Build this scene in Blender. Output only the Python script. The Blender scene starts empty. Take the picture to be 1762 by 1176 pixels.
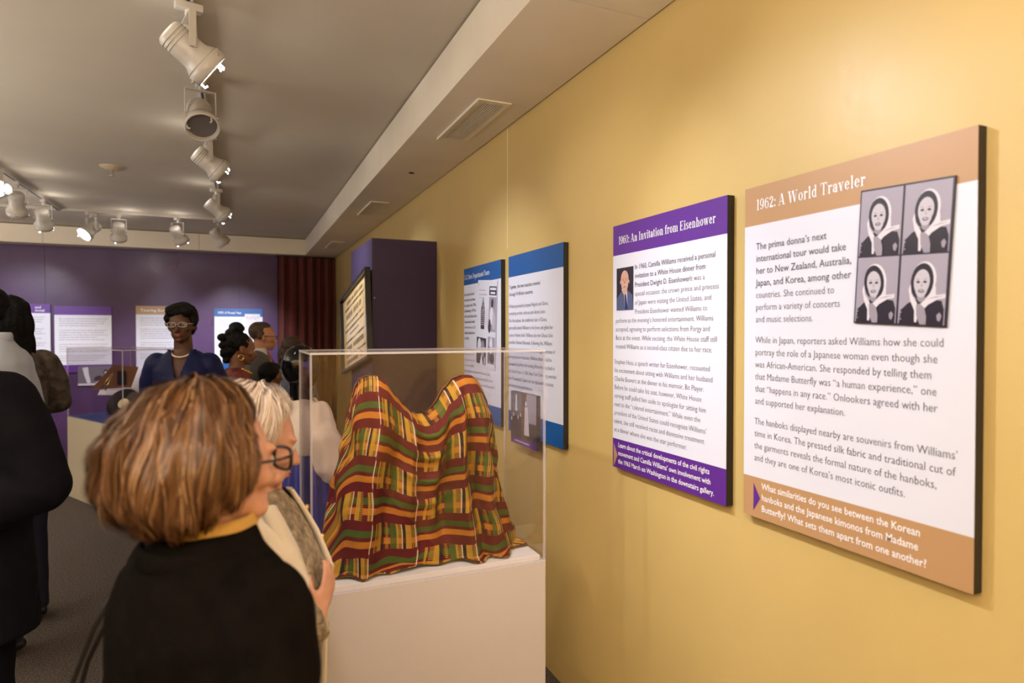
import bpy, bmesh, math, random
from mathutils import Vector, Matrix, noise, Euler
random.seed(7)
sc = bpy.context.scene
C = sc.collection
PI = math.pi

# ------------------------------------------------------------------ camera, world, lights, exposure
cam_d = bpy.data.cameras.new('camera'); cam = bpy.data.objects.new('camera', cam_d); C.objects.link(cam)
cam_d.sensor_width = 36.0; cam_d.lens = 1085.5 / 1762 * 36.0
cam.location = (0, 0, 1.6)
cam.rotation_euler = Euler((PI/2 - 0.0153, 0.0004, -0.4101), 'XYZ')
cam_d.clip_start = 0.05
cam_d.dof.use_dof = True; cam_d.dof.focus_distance = 2.5; cam_d.dof.aperture_fstop = 2.6
sc.camera = cam
w = bpy.data.worlds.new('world'); sc.world = w; w.use_nodes = True
w.node_tree.nodes['Background'].inputs[0].default_value = (1.0, 0.86, 0.72, 1)
w.node_tree.nodes['Background'].inputs[1].default_value = 0.03
sc.view_settings.view_transform = 'Standard'; sc.view_settings.look = 'None'
sc.view_settings.gamma = 1; sc.view_settings.use_curve_mapping = False
sc.view_settings.exposure = 0.54
sc.cycles.use_denoising = True
sc.cycles.max_bounces = 8; sc.cycles.diffuse_bounces = 4; sc.cycles.glossy_bounces = 4
sc.cycles.transparent_max_bounces = 24; sc.cycles.sample_clamp_indirect = 4.0
sc.cycles.caustics_reflective = False; sc.cycles.caustics_refractive = False

def spot(loc, target, watts, angle=50, blend=0.8, col=(1, 0.93, 0.86), size=0.03):
    l = bpy.data.lights.new('spot_beam', 'SPOT'); l.energy = watts; l.color = col
    l.spot_size = math.radians(angle); l.spot_blend = blend; l.shadow_soft_size = size
    o = bpy.data.objects.new('spot_beam', l); C.objects.link(o); o.location = loc
    o.rotation_euler = (Vector(target) - Vector(loc)).to_track_quat('-Z', 'Y').to_euler()
    return o
WARM = (1, 0.92, 0.84); COOL = (0.88, 0.91, 1.0)
# spots without fixtures: unseen track lamps, plus beams added to brighten chosen areas
spot((-0.17, 1.95, 2.78), (1.34, 1.15, 1.35), 72, 62, 1.0, (.80, .87, 1.0))
spot((-0.17, 0.70, 2.78), (1.34, 0.35, 1.35), 22, 70, 1.0, WARM)
spot((-0.17, 1.55, 2.78), (1.34, 2.25, 1.45), 46, 66, 1.0, (1, .95, .93))
spot((-0.17, 1.10, 2.78), (0.56, 2.05, 0.95), 34, 40, 0.9, WARM)
spot((-0.17, -0.60, 2.78), (0.9, 1.9, 0.2), 13, 60, 1.0, WARM)
spot((-1.73, 0.2, 2.78), (-0.2, 1.3, 1.2), 9, 60, 1.0, WARM)
spot((-0.17, 1.30, 2.78), (1.34, 1.75, 0.45), 34, 60, 1.0, (1, .95, .88))  # added beam, brightens the lower yellow wall
spot((-1.73, 4.6, 2.78), (.84, 5.0, 1.75), 120, 30, .8, (1, .92, .85))  # added beam, brightens the poster and the column side
spot((-0.17, 0.45, 2.80), (1.34, 0.72, 2.25), 16, 55, 1.0, COOL)  # added beam, lightens the upper yellow wall near the camera
spot((-1.73, 1.4, 2.78), (-1.1, 3.75, 1.5), 26, 40, .9, COOL)  # added beam, brightens the pale shirt at the left
spot((-1.73, 4.0, 2.78), (-1.6, 6.8, 0.5), 36, 60, 1.0, WARM)  # added beam on the far display case
spot((-1.73, 6.0, 2.78), (-1.5, 9.7, 1.35), 430, 40, 1.0, COOL)  # these far beams have no fixture; they boost the far panels
spot((-0.17, 7.2, 2.78), (0.0, 9.7, 1.35), 260, 38, 1.0, COOL)
spot((-2.6, 7.4, 2.78), (-2.5, 9.75, 1.4), 150, 50, 1.0, COOL)

# unseen fill lights added left of and behind the camera to brighten the ceiling
def wash(loc, watts, sx_, sy_, col=(1, 0.92, 0.83), rot=(PI, 0, 0)):
    l = bpy.data.lights.new('fill_light', 'AREA'); l.energy = watts; l.shape = 'RECTANGLE'; l.size = sx_; l.size_y = sy_; l.color = col
    o = bpy.data.objects.new('fill_light', l); C.objects.link(o); o.location = loc; o.rotation_euler = rot
wash((-4.2, 6.6, 2.0), 85, 2.2, 2.6); wash((-3.4, 3.0, 2.0), 150, 1.8, 2.2)
wash((-1.6, -1.4, 1.9), 170, 2.4, 2.0); wash((0.3, -1.6, 1.9), 80, 1.4, 1.6)
wash((-2.6, -1.2, 2.86), 22, 3, 2, (1, .86, .72), (0, 0, 0))  # added fill facing down, behind the camera

# ------------------------------------------------------------------ materials
def mat(name, col, rough=0.6, metal=0.0, spec=0.5, emit=None, es=0, var=0, vscale=8, bump=0, bscale=60, sheen=0, coat=0, alpha=None, rvar=0):
    m = bpy.data.materials.new(name); m.use_nodes = True
    nt = m.node_tree; b = nt.nodes['Principled BSDF']
    b.inputs['Base Color'].default_value = (*col, 1); b.inputs['Roughness'].default_value = rough
    b.inputs['Metallic'].default_value = metal; b.inputs['Specular IOR Level'].default_value = spec
    b.inputs['Sheen Weight'].default_value = sheen; b.inputs['Coat Weight'].default_value = coat
    if emit: b.inputs['Emission Color'].default_value = (*emit, 1); b.inputs['Emission Strength'].default_value = es
    if var or bump or rvar:
        tc = nt.nodes.new('ShaderNodeTexCoord')
    if var:
        n = nt.nodes.new('ShaderNodeTexNoise'); n.inputs['Scale'].default_value = vscale; n.inputs['Detail'].default_value = 5
        nt.links.new(tc.outputs['Object'], n.inputs['Vector'])
        r = nt.nodes.new('ShaderNodeValToRGB'); r.color_ramp.elements[0].position = .3; r.color_ramp.elements[1].position = .7
        r.color_ramp.elements[0].color = (*[max(0, c*(1-var)) for c in col], 1); r.color_ramp.elements[1].color = (*[min(1, c*(1+var)) for c in col], 1)
        nt.links.new(n.outputs['Fac'], r.inputs['Fac']); nt.links.new(r.outputs['Color'], b.inputs['Base Color'])
    if rvar:
        n3 = nt.nodes.new('ShaderNodeTexNoise'); n3.inputs['Scale'].default_value = 1.6; n3.inputs['Detail'].default_value = 6
        nt.links.new(tc.outputs['Object'], n3.inputs['Vector'])
        mr = nt.nodes.new('ShaderNodeMapRange'); mr.inputs['From Min'].default_value = .3; mr.inputs['From Max'].default_value = .7
        mr.inputs['To Min'].default_value = rough - rvar; mr.inputs['To Max'].default_value = rough + rvar
        nt.links.new(n3.outputs['Fac'], mr.inputs['Value']); nt.links.new(mr.outputs['Result'], b.inputs['Roughness'])
    if bump:
        n2 = nt.nodes.new('ShaderNodeTexNoise'); n2.inputs['Scale'].default_value = bscale; n2.inputs['Detail'].default_value = 4
        nt.links.new(tc.outputs['Object'], n2.inputs['Vector'])
        bp = nt.nodes.new('ShaderNodeBump'); bp.inputs['Strength'].default_value = bump; bp.inputs['Distance'].default_value = 0.01
        nt.links.new(n2.outputs['Fac'], bp.inputs['Height']); nt.links.new(bp.outputs['Normal'], b.inputs['Normal'])
    return m

M = {}
M['yellow'] = mat('yellow_paint', (0.66, 0.475, 0.175), .42, spec=.5, var=.06, vscale=1.3, bump=.06, bscale=35, rvar=.08)
M['purple'] = mat('purple_paint', (0.080, 0.036, 0.118), .36, spec=.38, var=.18, vscale=2.2, bump=.06, bscale=2.4, rvar=.10)
M['purple_side'] = mat('purple_column_paint', (0.050, 0.033, 0.095), .45, spec=.3, var=.05, vscale=3)
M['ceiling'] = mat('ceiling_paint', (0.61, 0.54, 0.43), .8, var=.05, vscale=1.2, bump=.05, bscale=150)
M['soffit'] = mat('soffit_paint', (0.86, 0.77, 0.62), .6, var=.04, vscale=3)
M['carpet'] = mat('carpet', (0.125, 0.105, 0.098), .95, spec=.1, var=.7, vscale=120, bump=.8, bscale=260)
M['white_metal'] = mat('white_enamel', (0.50, 0.46, 0.41), .35)
M['dark'] = mat('dark_slot', (0.015, 0.013, 0.012), .6)
M['lens_lit'] = mat('lit_lens', (1, 1, 1), .3, emit=(1, .97, .95), es=14)
M['lens_rim'] = mat('lit_glass_clip', (.95, .93, .95), .2, emit=(.95, .93, 1), es=2.5)  # emission put into the clips in place of lens light on them
M['lens_off'] = mat('unlit_lens', (0.13, 0.12, 0.12), .25)
M['ped'] = mat('pedestal_paint', (0.58, 0.53, 0.53), .5, var=.02, vscale=5)
M['ped_far'] = mat('far_pedestal_paint', (0.62, 0.55, 0.42), .6)
M['deck'] = mat('white_deck_board', (0.86, 0.84, 0.84), .45)
M['blue_deck'] = mat('blue_deck_cloth', (0.03, 0.08, 0.36), .8)
M['p_white'] = mat('print_white', (0.75, 0.76, 0.88), .38)
M['p_purple'] = mat('print_purple', (0.115, 0.025, 0.29), .38)
M['p_tan'] = mat('print_tan', (0.50, 0.29, 0.14), .38)
M['p_blue'] = mat('print_blue', (0.012, 0.105, 0.37), .38)
M['p_ink'] = mat('print_ink', (0.10, 0.095, 0.12), .5)
M['p_edge'] = mat('panel_black_edge', (0.02, 0.015, 0.012), .6)
M['p_wtext'] = mat('print_white_letters', (0.95, 0.93, 0.97), .4)
M['g1'] = mat('photo_grey_backdrop', (0.37, 0.34, 0.43), .3)
M['g2'] = mat('photo_black', (0.025, 0.02, 0.035), .3)
M['g3'] = mat('photo_light', (0.72, 0.69, 0.77), .3)
M['g7'] = mat('photo_face_grey', (0.56, 0.53, 0.61), .3); M['g8'] = mat('photo_shade_grey', (0.33, 0.30, 0.37), .3)
M['g4'] = mat('photo_skin_grey', (0.56, 0.52, 0.61), .3)
M['g5'] = mat('photo_midgrey', (0.17, 0.155, 0.19), .3)
M['g6'] = mat('photo_darkgrey', (0.07, 0.06, 0.08), .3)
M['ph_skin'] = mat('photo_skin', (0.62, 0.37, 0.28), .3)
M['ph_suit'] = mat('photo_blue_suit', (0.09, 0.11, 0.21), .3)
M['ph_tie'] = mat('photo_dark_tie', (0.02, 0.025, 0.12), .3)
M['ph_brown'] = mat('photo_brown', (0.19, 0.11, 0.07), .3)
M['gold_paper'] = mat('aged_poster_paper', (0.74, 0.56, 0.28), .32, var=.12, vscale=9)
M['gold_ink'] = mat('poster_faded_ink', (0.20, 0.13, 0.06), .4)
M['frame'] = mat('black_frame', (0.012, 0.012, 0.014), .35)
M['curtain'] = mat('maroon_velvet', (0.12, 0.018, 0.015), .85, sheen=.15, var=.15, vscale=20)
M['gold'] = mat('gold_metal', (0.75, 0.50, 0.18), .25, metal=1)
M['pearl'] = mat('pearl', (0.75, 0.66, 0.55), .25, coat=.5)
M['black_gloss'] = mat('black_glossy_head', (0.004, 0.004, 0.005), .10, spec=.35)
M['silk_white'] = mat('white_silk', (0.80, 0.70, 0.66), .42, sheen=.3)
M['silk_blue'] = mat('blue_silk', (0.018, 0.028, 0.30), .4, sheen=.3)
M['vinyl'] = mat('black_vinyl', (0.008, 0.008, 0.008), .3, spec=.15)
M['label_paper'] = mat('record_label', (0.85, 0.72, 0.45), .5)
M['folder'] = mat('brown_card', (0.22, 0.09, 0.035), .6)
M['brass'] = mat('brass', (0.7, 0.55, 0.25), .25, metal=1)
M['detector'] = mat('ivory_plastic', (0.62, 0.50, 0.33), .5)

def glass_mat(name, tint=(0.97, 0.96, 0.97), edge=False):
    m = bpy.data.materials.new(name); m.use_nodes = True; nt = m.node_tree; nt.nodes.clear()
    out = nt.nodes.new('ShaderNodeOutputMaterial'); mx = nt.nodes.new('ShaderNodeMixShader')
    tr = nt.nodes.new('ShaderNodeBsdfTransparent'); tr.inputs[0].default_value = (*tint, 1)
    if edge:
        gl = nt.nodes.new('ShaderNodeBsdfPrincipled'); gl.inputs['Base Color'].default_value = (.78, .74, .78, 1); gl.inputs['Roughness'].default_value = .3
        mx.inputs[0].default_value = .55
        nt.links.new(gl.outputs[0], mx.inputs[2])
    else:
        gl = nt.nodes.new('ShaderNodeBsdfGlossy'); gl.inputs['Roughness'].default_value = .02
        fr = nt.nodes.new('ShaderNodeLayerWeight'); pw = nt.nodes.new('ShaderNodeMath'); pw.operation = 'POWER'; pw.inputs[1].default_value = 3.5
        ma_ = nt.nodes.new('ShaderNodeMath'); ma_.operation = 'MULTIPLY_ADD'; ma_.inputs[1].default_value = .45; ma_.inputs[2].default_value = .035
        nt.links.new(fr.outputs['Facing'], pw.inputs[0]); nt.links.new(pw.outputs[0], ma_.inputs[0]); nt.links.new(ma_.outputs[0], mx.inputs[0]); nt.links.new(gl.outputs[0], mx.inputs[2])
    nt.links.new(tr.outputs[0], mx.inputs[1]); nt.links.new(mx.outputs[0], out.inputs[0])
    return m
M['acrylic'] = glass_mat('clear_acrylic'); M['acrylic_edge'] = glass_mat('acrylic_cut_edge', edge=True)
def skin(name, col): return mat(name, col, .48, spec=.4, var=.07, vscale=40, bump=.05, bscale=300)
M['skin_pale'] = skin('pale_skin', (0.60, 0.31, 0.22)); M['skin_dark'] = skin('dark_skin', (0.10, 0.042, 0.024))
M['skin_mid'] = skin('brown_skin', (0.21, 0.085, 0.045)); M['skin_man'] = skin('ruddy_skin', (0.50, 0.24, 0.14))
M['eye'] = mat('eye_white', (0.6, 0.58, 0.55), .15); M['iris'] = mat('eye_iris', (0.02, 0.015, 0.012), .1)
M['lip'] = mat('lips', (0.35, 0.10, 0.08), .4)

# ------------------------------------------------------------------ helpers
def put(o, parent=None):
    C.objects.link(o)
    if parent is not None: o.parent = parent
    return o
def obj(name, bm, m, parent=None, smooth=False, mats=None):
    me = bpy.data.meshes.new(name); bm.to_mesh(me); bm.free()
    for k in (mats or [m]): me.materials.append(k)
    if smooth:
        for p in me.polygons: p.use_smooth = True
    return put(bpy.data.objects.new(name, me), parent)
def thing(name, label, cat, loc=(0, 0, 0), rot=0, group=None):
    o = bpy.data.objects.new(name, None); C.objects.link(o); o.empty_display_size = .1
    o.location = loc; o.rotation_euler = rot if isinstance(rot, tuple) else (0, 0, rot)
    o['label'] = label; o['category'] = cat
    if group: o['group'] = group
    return o
def tag(o, label, cat, group=None):
    o['label'] = label; o['category'] = cat
    if group: o['group'] = group
    return o
def struct(o):
    o['kind'] = 'structure'; return o
def box(bm, x0, x1, y0, y1, z0, z1, mi=0, bev=0):
    vs = [bm.verts.new(p) for p in ((x0,y0,z0),(x1,y0,z0),(x1,y1,z0),(x0,y1,z0),(x0,y0,z1),(x1,y0,z1),(x1,y1,z1),(x0,y1,z1))]
    fs = [bm.faces.new([vs[i] for i in q]) for q in ((3,2,1,0),(4,5,6,7),(0,1,5,4),(1,2,6,5),(2,3,7,6),(3,0,4,7))]
    for f in fs: f.material_index = mi
    if bev:
        es = list({e for f in fs for e in f.edges})
        bmesh.ops.bevel(bm, geom=es, offset=bev, segments=2, affect='EDGES', profile=.7)
    return fs
def mkbox(name, dims, m, parent=None, bev=0):
    bm = bmesh.new(); box(bm, *dims, bev=bev); return obj(name, bm, m, parent)
def frame_of(d):
    d = Vector(d).normalized(); up = Vector((0, 0, 1)) if abs(d.z) < .95 else Vector((0, 1, 0))
    u = d.cross(up).normalized(); v = u.cross(d).normalized(); return u, v, d
def tube(bm, pts, r, n=8, cap=True, mi=0):
    """pts: polyline; r number or list; parallel frames"""
    pts = [Vector(p) for p in pts]; rs = r if isinstance(r, (list, tuple)) else [r]*len(pts)
    rings = []; u = None
    for i, p in enumerate(pts):
        d = (pts[min(i+1, len(pts)-1)] - pts[max(i-1, 0)])
        if d.length < 1e-9: d = Vector((0, 0, 1))
        d.normalize()
        if u is None: u, v, _ = frame_of(d)
        u = (u - d*u.dot(d)).normalized(); v = d.cross(u)
        rings.append([bm.verts.new(p + (u*math.cos(2*PI*k/n) + v*math.sin(2*PI*k/n))*rs[i]) for k in range(n)])
    for a, b in zip(rings, rings[1:]):
        for k in range(n):
            f = bm.faces.new((a[k], a[(k+1) % n], b[(k+1) % n], b[k])); f.material_index = mi
    if cap:
        f = bm.faces.new(rings[0][::-1]); f.material_index = mi
        f = bm.faces.new(rings[-1]); f.material_index = mi
def lathe(bm, prof, n=24, mtx=None, mi=0, caps=True):
    """prof: (r, z) from bottom to top"""
    rings = []
    for r, z in prof:
        rings.append([bm.verts.new((mtx or Matrix()) @ Vector((r*math.cos(2*PI*k/n), r*math.sin(2*PI*k/n), z))) for k in range(n)])
    for a, b in zip(rings, rings[1:]):
        for k in range(n):
            f = bm.faces.new((a[k], a[(k+1) % n], b[(k+1) % n], b[k])); f.material_index = mi
    if caps:
        f = bm.faces.new(rings[0][::-1]); f.material_index = mi
        f = bm.faces.new(rings[-1]); f.material_index = mi
def copy_tree(o, parent=None):
    c = o.copy(); C.objects.link(c)
    if parent is not None: c.parent = parent
    for ch in list(o.children): copy_tree(ch, c)
    return c

# ------------------------------------------------------------------ the room
CEIL = 2.933; SOF = 2.70; WX = 1.34; FY = 9.75; SX = 0.897; SY = 9.47
def st_box(name, d, m): return struct(mkbox(name, d, m))
st_box('floor', (-6.2, 1.54, -3.2, 9.95, -0.1, 0), M['carpet'])
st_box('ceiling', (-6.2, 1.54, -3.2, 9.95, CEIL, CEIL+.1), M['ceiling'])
st_box('wall_right', (WX, WX+.15, -3.2, FY, 0, CEIL), M['yellow'])
st_box('wall_far', (-6.2, WX+.15, FY, FY+.15, 0, CEIL), M['purple'])
st_box('wall_left', (-6.2, -6.05, -3.2, FY, 0, CEIL), M['purple_side'])
st_box('wall_back', (-6.05, WX, -3.2, -3.05, 0, CEIL), M['yellow'])
# soffit (boxed bulkhead) in board lengths with open joints and a shadow gap to ceiling and wall
ys = [-3.04, -.58, 1.86, 4.30, 6.74, 9.46]
n = 0
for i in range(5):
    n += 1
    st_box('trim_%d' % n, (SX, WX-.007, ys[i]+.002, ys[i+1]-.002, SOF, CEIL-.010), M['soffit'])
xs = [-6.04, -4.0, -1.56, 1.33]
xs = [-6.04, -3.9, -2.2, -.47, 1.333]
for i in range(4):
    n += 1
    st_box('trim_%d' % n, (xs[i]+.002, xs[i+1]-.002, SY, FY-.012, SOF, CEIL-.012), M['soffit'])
# seam strip between the yellow wall boards
for y in (3.14,):
    n += 1
    st_box('trim_%d' % n, (WX-.0012, WX+.001, y, y+.004, 2.05, SOF), M['soffit'])
for x in (-2.25, .02):
    n += 1
    st_box('trim_%d' % n, (x, x+.006, FY-.002, FY+.01, 0, SOF), M['purple_side'])

# ------------------------------------------------------------------ ceiling vents
vent_master = None
for (x0, x1, y0, y1), lab in (((1.045, 1.215, 2.80, 3.46), 'long slotted air vent in the ceiling soffit, nearest the camera'),
                              ((1.035, 1.185, 5.35, 5.98), 'slotted air vent in the soffit above the purple column'),
                              ((1.055, 1.20, 7.9, 8.54), 'farthest slotted air vent, in the soffit beside the curtain')):
    t = thing('ceiling_vent', lab, 'vent', ((x0+x1)/2, (y0+y1)/2, SOF), 0, 'air vents in the soffit')
    hx, hy = (x1-x0)/2, (y1-y0)/2
    bm = bmesh.new()
    box(bm, -hx, -hx+.028, -hy, hy, -.006, 0); box(bm, hx-.028, hx, -hy, hy, -.006, 0)
    box(bm, -hx+.028, hx-.028, -hy, -hy+.028, -.006, 0); box(bm, -hx+.028, hx-.028, hy-.028, hy, -.006, 0)
    box(bm, -hx-.004, -hx, -hy, hy, -.014, 0)
    obj('vent_frame', bm, M['soffit'], t)
    bm = bmesh.new(); box(bm, -hx+.028, hx-.028, -hy+.028, hy-.028, -.0012, -.0002); obj('duct_opening', bm, M['dark'], t)  # near-black plate stands in for the shade inside the duct
    k = 9; wdt = (2*hx-.056)/k; me = None
    for i in range(k):
        if me is None:
            bm = bmesh.new(); box(bm, -.0032, .0032, -hy+.028, hy-.028, -.007, -.001); o = obj('louver', bm, M['soffit'], t); me = o.data
        else:
            o = put(bpy.data.objects.new('louver', me), t)
        o.location = (-hx+.028+wdt*(i+.5), 0, 0)
bm = bmesh.new(); lathe(bm, [(.001, -.004), (.018, -.004), (.02, 0)], 14, Matrix.Translation((1.108, 4.29, SOF)))
tag(obj('sprinkler_cap', bm, M['dark']), 'small round dark cap in the soffit between two vents', 'sprinkler cap')

# sprinkler head on the main ceiling
t = thing('ceiling_sprinkler', 'ivory ceiling sprinkler with a small hanging head, left of the track lights', 'sprinkler', (-.92, 5.97, CEIL))
bm = bmesh.new(); lathe(bm, [(.018, -.03), (.05, -.022), (.085, -.004), (.09, 0)], 24); obj('cover_plate', bm, M['detector'], t, True)
bm = bmesh.new(); lathe(bm, [(.02, -.075), (.022, -.07), (.008, -.066), (.008, -.03)], 14); obj('nozzle', bm, M['white_metal'], t, True)

# ------------------------------------------------------------------ tracks and track lights
def track(x0, x1, y0, y1, lab):
    t = thing('lighting_track', lab, 'track', ((x0+x1)/2, (y0+y1)/2, CEIL))
    bm = bmesh.new(); hx, hy = (x1-x0)/2, (y1-y0)/2
    box(bm, -hx, hx, -hy, hy, -.030, 0, bev=.003); obj('rail', bm, M['white_metal'], t)
    bm = bmesh.new()
    if hx < hy: box(bm, -.006, .006, -hy+.01, hy-.01, -.0308, -.0302)
    else: box(bm, -hx+.01, hx-.01, -.006, .006, -.0308, -.0302)
    obj('slot', bm, M['dark'], t)
track(-.188, -.152, -1.5, 8.14, 'long white lighting track running beside the soffit, parallel to the yellow wall')
track(-1.73, -.152, 8.145, 8.18, 'white lighting track across the ceiling in front of the purple wall')
track(-1.768, -1.732, 3.0, 8.18, 'white lighting track at the left, running toward the purple wall')
track(-4.2, -1.775, 8.145, 8.18, 'white lighting track continuing left out of the photo')

def track_light():
    """aim along local -Z of the head; root at the track, yaw on the root"""
    t = thing('track_light', '', 'track light')
    bm = bmesh.new(); box(bm, -.018, .018, -.05, .05, -.060, -.0310, bev=.004);
    lathe(bm, [(.014, -.082), (.014, -.058)], 14); obj('adapter', bm, M['white_metal'], t)
    bm = bmesh.new(); tube(bm, [(-.0, -.0185, -.045), (0, -.0205, -.045)], .006, 10); obj('screw', bm, M['dark'], t)
    bm = bmesh.new()
    W = .070
    box(bm, -W, W, -.013, .013, -.086, -.082, bev=.001)
    box(bm, -W-.004, -W, -.013, .013, -.225, -.082, bev=.001); box(bm, W, W+.004, -.013, .013, -.225, -.082, bev=.001)
    for s in (-1, 1): tube(bm, [(s*(W-.009), 0, -.215), (s*(W+.009), 0, -.215)], .010, 12)
    obj('yoke', bm, M['white_metal'], t)
    return t
def lamp_head(t, pitch, lit):
    """parts pivoted at z=-.215, pitch = angle of the beam below horizontal, beam toward local +Y"""
    R = Matrix.Translation((0, 0, -.215)) @ Matrix.Rotation(-(PI/2-pitch), 4, 'X').inverted()
    bm = bmesh.new()
    lathe(bm, [(.012, .098), (.046, .095), (.057, .084), (.059, .0), (.061, -.030), (.076, -.056), (.079, -.062)], 32, R, caps=True)
    for k in range(3):   # cooling ribs at the back
        lathe(bm, [(.0585, .075-k*.014), (.0605, .073-k*.014), (.0605, .071-k*.014), (.0585, .069-k*.014)], 32, R, caps=False)
    obj('housing', bm, M['white_metal'], t, True)
    bm = bmesh.new()
    lathe(bm, [(.078, -.062), (.083, -.064), (.083, -.104), (.078, -.108), (.074, -.104), (.070, -.075)], 32, R, caps=False)
    for k in range(3):
        a = 2*PI*k/3+.4; p = Vector((math.cos(a)*.078, math.sin(a)*.083, -.082))
        tube(bm, [R @ p, R @ (p*1.0 + Vector((math.cos(a)*.010, math.sin(a)*.010, 0)))], .005, 8)
    obj('lens_ring', bm, M['white_metal'], t, True)
    bm = bmesh.new(); lathe(bm, [(.072, -.097 if lit else -.080), (.072, -.094 if lit else -.076)], 32, R)
    obj('lens', bm, M['lens_lit'] if lit else M['lens_off'], t)
    for k in range(3):
        a = 2*PI*k/3; q = []
        c = Vector((math.cos(a), math.sin(a), 0))
        bm = bmesh.new(); tube(bm, [R @ (c*.070+Vector((0, 0, -.098))), R @ (c*.070+Vector((0, 0, -.126))), R @ (c*.058+Vector((0, 0, -.128)))], .0045, 6)
        obj('lens_clip', bm, M['lens_rim'] if lit else M['white_metal'], t)
    return R
lamps = [ # x, y, yaw of beam (deg, 0=+x, 90=+y), pitch below horizontal, lit, label, target light (watts, angle)
 (-.17, 2.82, 14, 36, True, 'largest white track light, nearest the camera, aimed right at the panels', 62, 56),
 (-.17, 3.66, -80, 48, False, 'unlit white track light with an open dark mouth facing the camera', 0, 0),
 (-.17, 4.62, 14, 34, True, 'lit white track light third along the long track, aimed right', 44, 60),
 (-.17, 6.35, 16, 36, True, 'lit white track light fourth along the long track, aimed right', 40, 60),
 (-.20, 8.16, 30, 45, False, 'white track light at the far corner where the two tracks meet', 0, 0),
 (-.62, 8.16, 60, 45, True, 'white track light on the cross track, left of the corner lamp', 38, 62),
 (-1.20, 8.16, 100, 50, True, 'white track light seen from behind, on the cross track beside the glowing lamp', 34, 62),
 (-1.46, 8.16, -135, 40, True, 'glowing white track light on the cross track, its lit face turned left', 14, 60),
 (-1.75, 7.55, 95, 50, True, 'round white track light hanging at the left track end, seen from behind', 34, 62),
 (-1.75, 6.75, 100, 52, False, 'white track light on the left track behind the glowing one', 0, 0),
 (-1.75, 6.25, -140, 35, True, 'glowing white track light cut by the left edge of the photo', 12, 60),
]
base = track_light()
for i, (x, y, yaw, pit, lit, lab, wt, ang) in enumerate(lamps):
    t = base if i == 0 else copy_tree(base)
    if i == 0: proto_children = list(base.children)
    t.location = (x, y, CEIL); t.rotation_euler = (0, 0, math.radians(yaw-90)); t['label'] = lab; t['group'] = 'white track lights on the ceiling'
    if i == 0: continue
for i, (x, y, yaw, pit, lit, lab, wt, ang) in enumerate(lamps):
    t = [o for o in bpy.data.objects if o.get('label') == lab][0]
    R = lamp_head(t, math.radians(pit), lit)
    if wt:
        Mw = Matrix.Translation((x, y, CEIL)) @ Matrix.Rotation(math.radians(yaw-90), 4, 'Z')
        p = Mw @ (R @ Vector((0, 0, -.100))); q = Mw @ (R @ Vector((0, 0, -1.5)))
        spot(p, q, wt, ang, .9, COOL if i < 3 else WARM, .03)
        l = bpy.data.lights.new('vent_spill', 'POINT'); l.energy = .55; l.color = WARM; l.shadow_soft_size = .08
        o = bpy.data.objects.new('vent_spill', l); C.objects.link(o); o.location = p+(p-q).normalized()*.34+Vector((.10, .0, -.08))

# ------------------------------------------------------------------ lettering
def line_mesh(txt, size, off=0):
    cu = bpy.data.curves.new('t', 'FONT'); cu.body = txt; cu.size = size; cu.resolution_u = 2; cu.offset = off
    o = bpy.data.objects.new('t', cu); C.objects.link(o)
    dg = bpy.context.evaluated_depsgraph_get(); dg.update()
    me = bpy.data.meshes.new_from_object(o.evaluated_get(dg))
    vs = [tuple(v.co[:2]) for v in me.vertices]; fs = [tuple(p.vertices) for p in me.polygons]
    bpy.data.objects.remove(o); bpy.data.curves.remove(cu); bpy.data.meshes.remove(me)
    return vs, fs
def add_flat(bm, vs, fs, ox, oz, sx=1, sz=1, y=-.0008, mi=0):
    bv = [bm.verts.new((ox + x*sx, y, oz + z*sz)) for x, z in vs]
    for f in fs:
        try: bm.faces.new([bv[i] for i in f]).material_index = mi
        except ValueError: pass
def block(name, lines, m, parent, size, ref=None, bold=0, y=-.0008):
    """lines: (text, s, t_baseline) ; ref: (index, width) fixes the horizontal scale"""
    bm = bmesh.new(); off = {0: 0}.get(bold, 0) if bold == 0 else (-.00022 if bold < .00035 else .00012 if bold < .0007 else .00030)
    bm.free(); bm = bmesh.new(); got = [line_mesh(l[0], size, off) for l in lines]
    sx = 1
    if ref:
        xs_ = [v[0] for v in got[ref[0]][0]]; sx = ref[1]/(max(xs_)-min(xs_))
    for (txt, s, t), (vs, fs) in zip(lines, got):
        add_flat(bm, vs, fs, s, -t, sx, 1, y)
    o = obj(name, bm, m, parent); o['kind'] = 'stuff'; return o
# a small bold serif alphabet, built from stems, hairlines and bowls
T_, h_ = .125, .04
def rect(x0, x1, y0, y1): return [(x0, y0), (x1, y0), (x1, y1), (x0, y1)]
def stem(x, y0, y1, b=True, t=True, T=T_, e=.055):
    L = [rect(x, x+T, y0, y1)]
    if b: L.append(rect(x-e, x+T+e, y0, y0+h_))
    if t: L.append(rect(x-e, x+(T if t == 'l' else T+e), y1-h_, y1))
    return L
def diag(x0, y0, x1, y1, T): return [[(x0, y0), (x0+T, y0), (x1+T, y1), (x1, y1)]]
def arc(cx, cy, rx, ry, a0=0, a1=360, T=T_, t=h_, n=20):
    L = []
    for i in range(n):
        a, b = math.radians(a0+(a1-a0)*i/n), math.radians(a0+(a1-a0)*(i+1)/n)
        q = []
        for ang, k in ((a, 0), (b, 0), (b, 1), (a, 1)):
            q.append((cx+(rx-k*T)*math.cos(ang), cy+(ry-k*t)*math.sin(ang)))
        L.append(q)
    return L
XH, CH = .48, .70
def disc(cx, cy, r, n=10): return [[(cx+r*math.cos(2*PI*i/n), cy+r*math.sin(2*PI*i/n)) for i in range(n)]]
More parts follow.
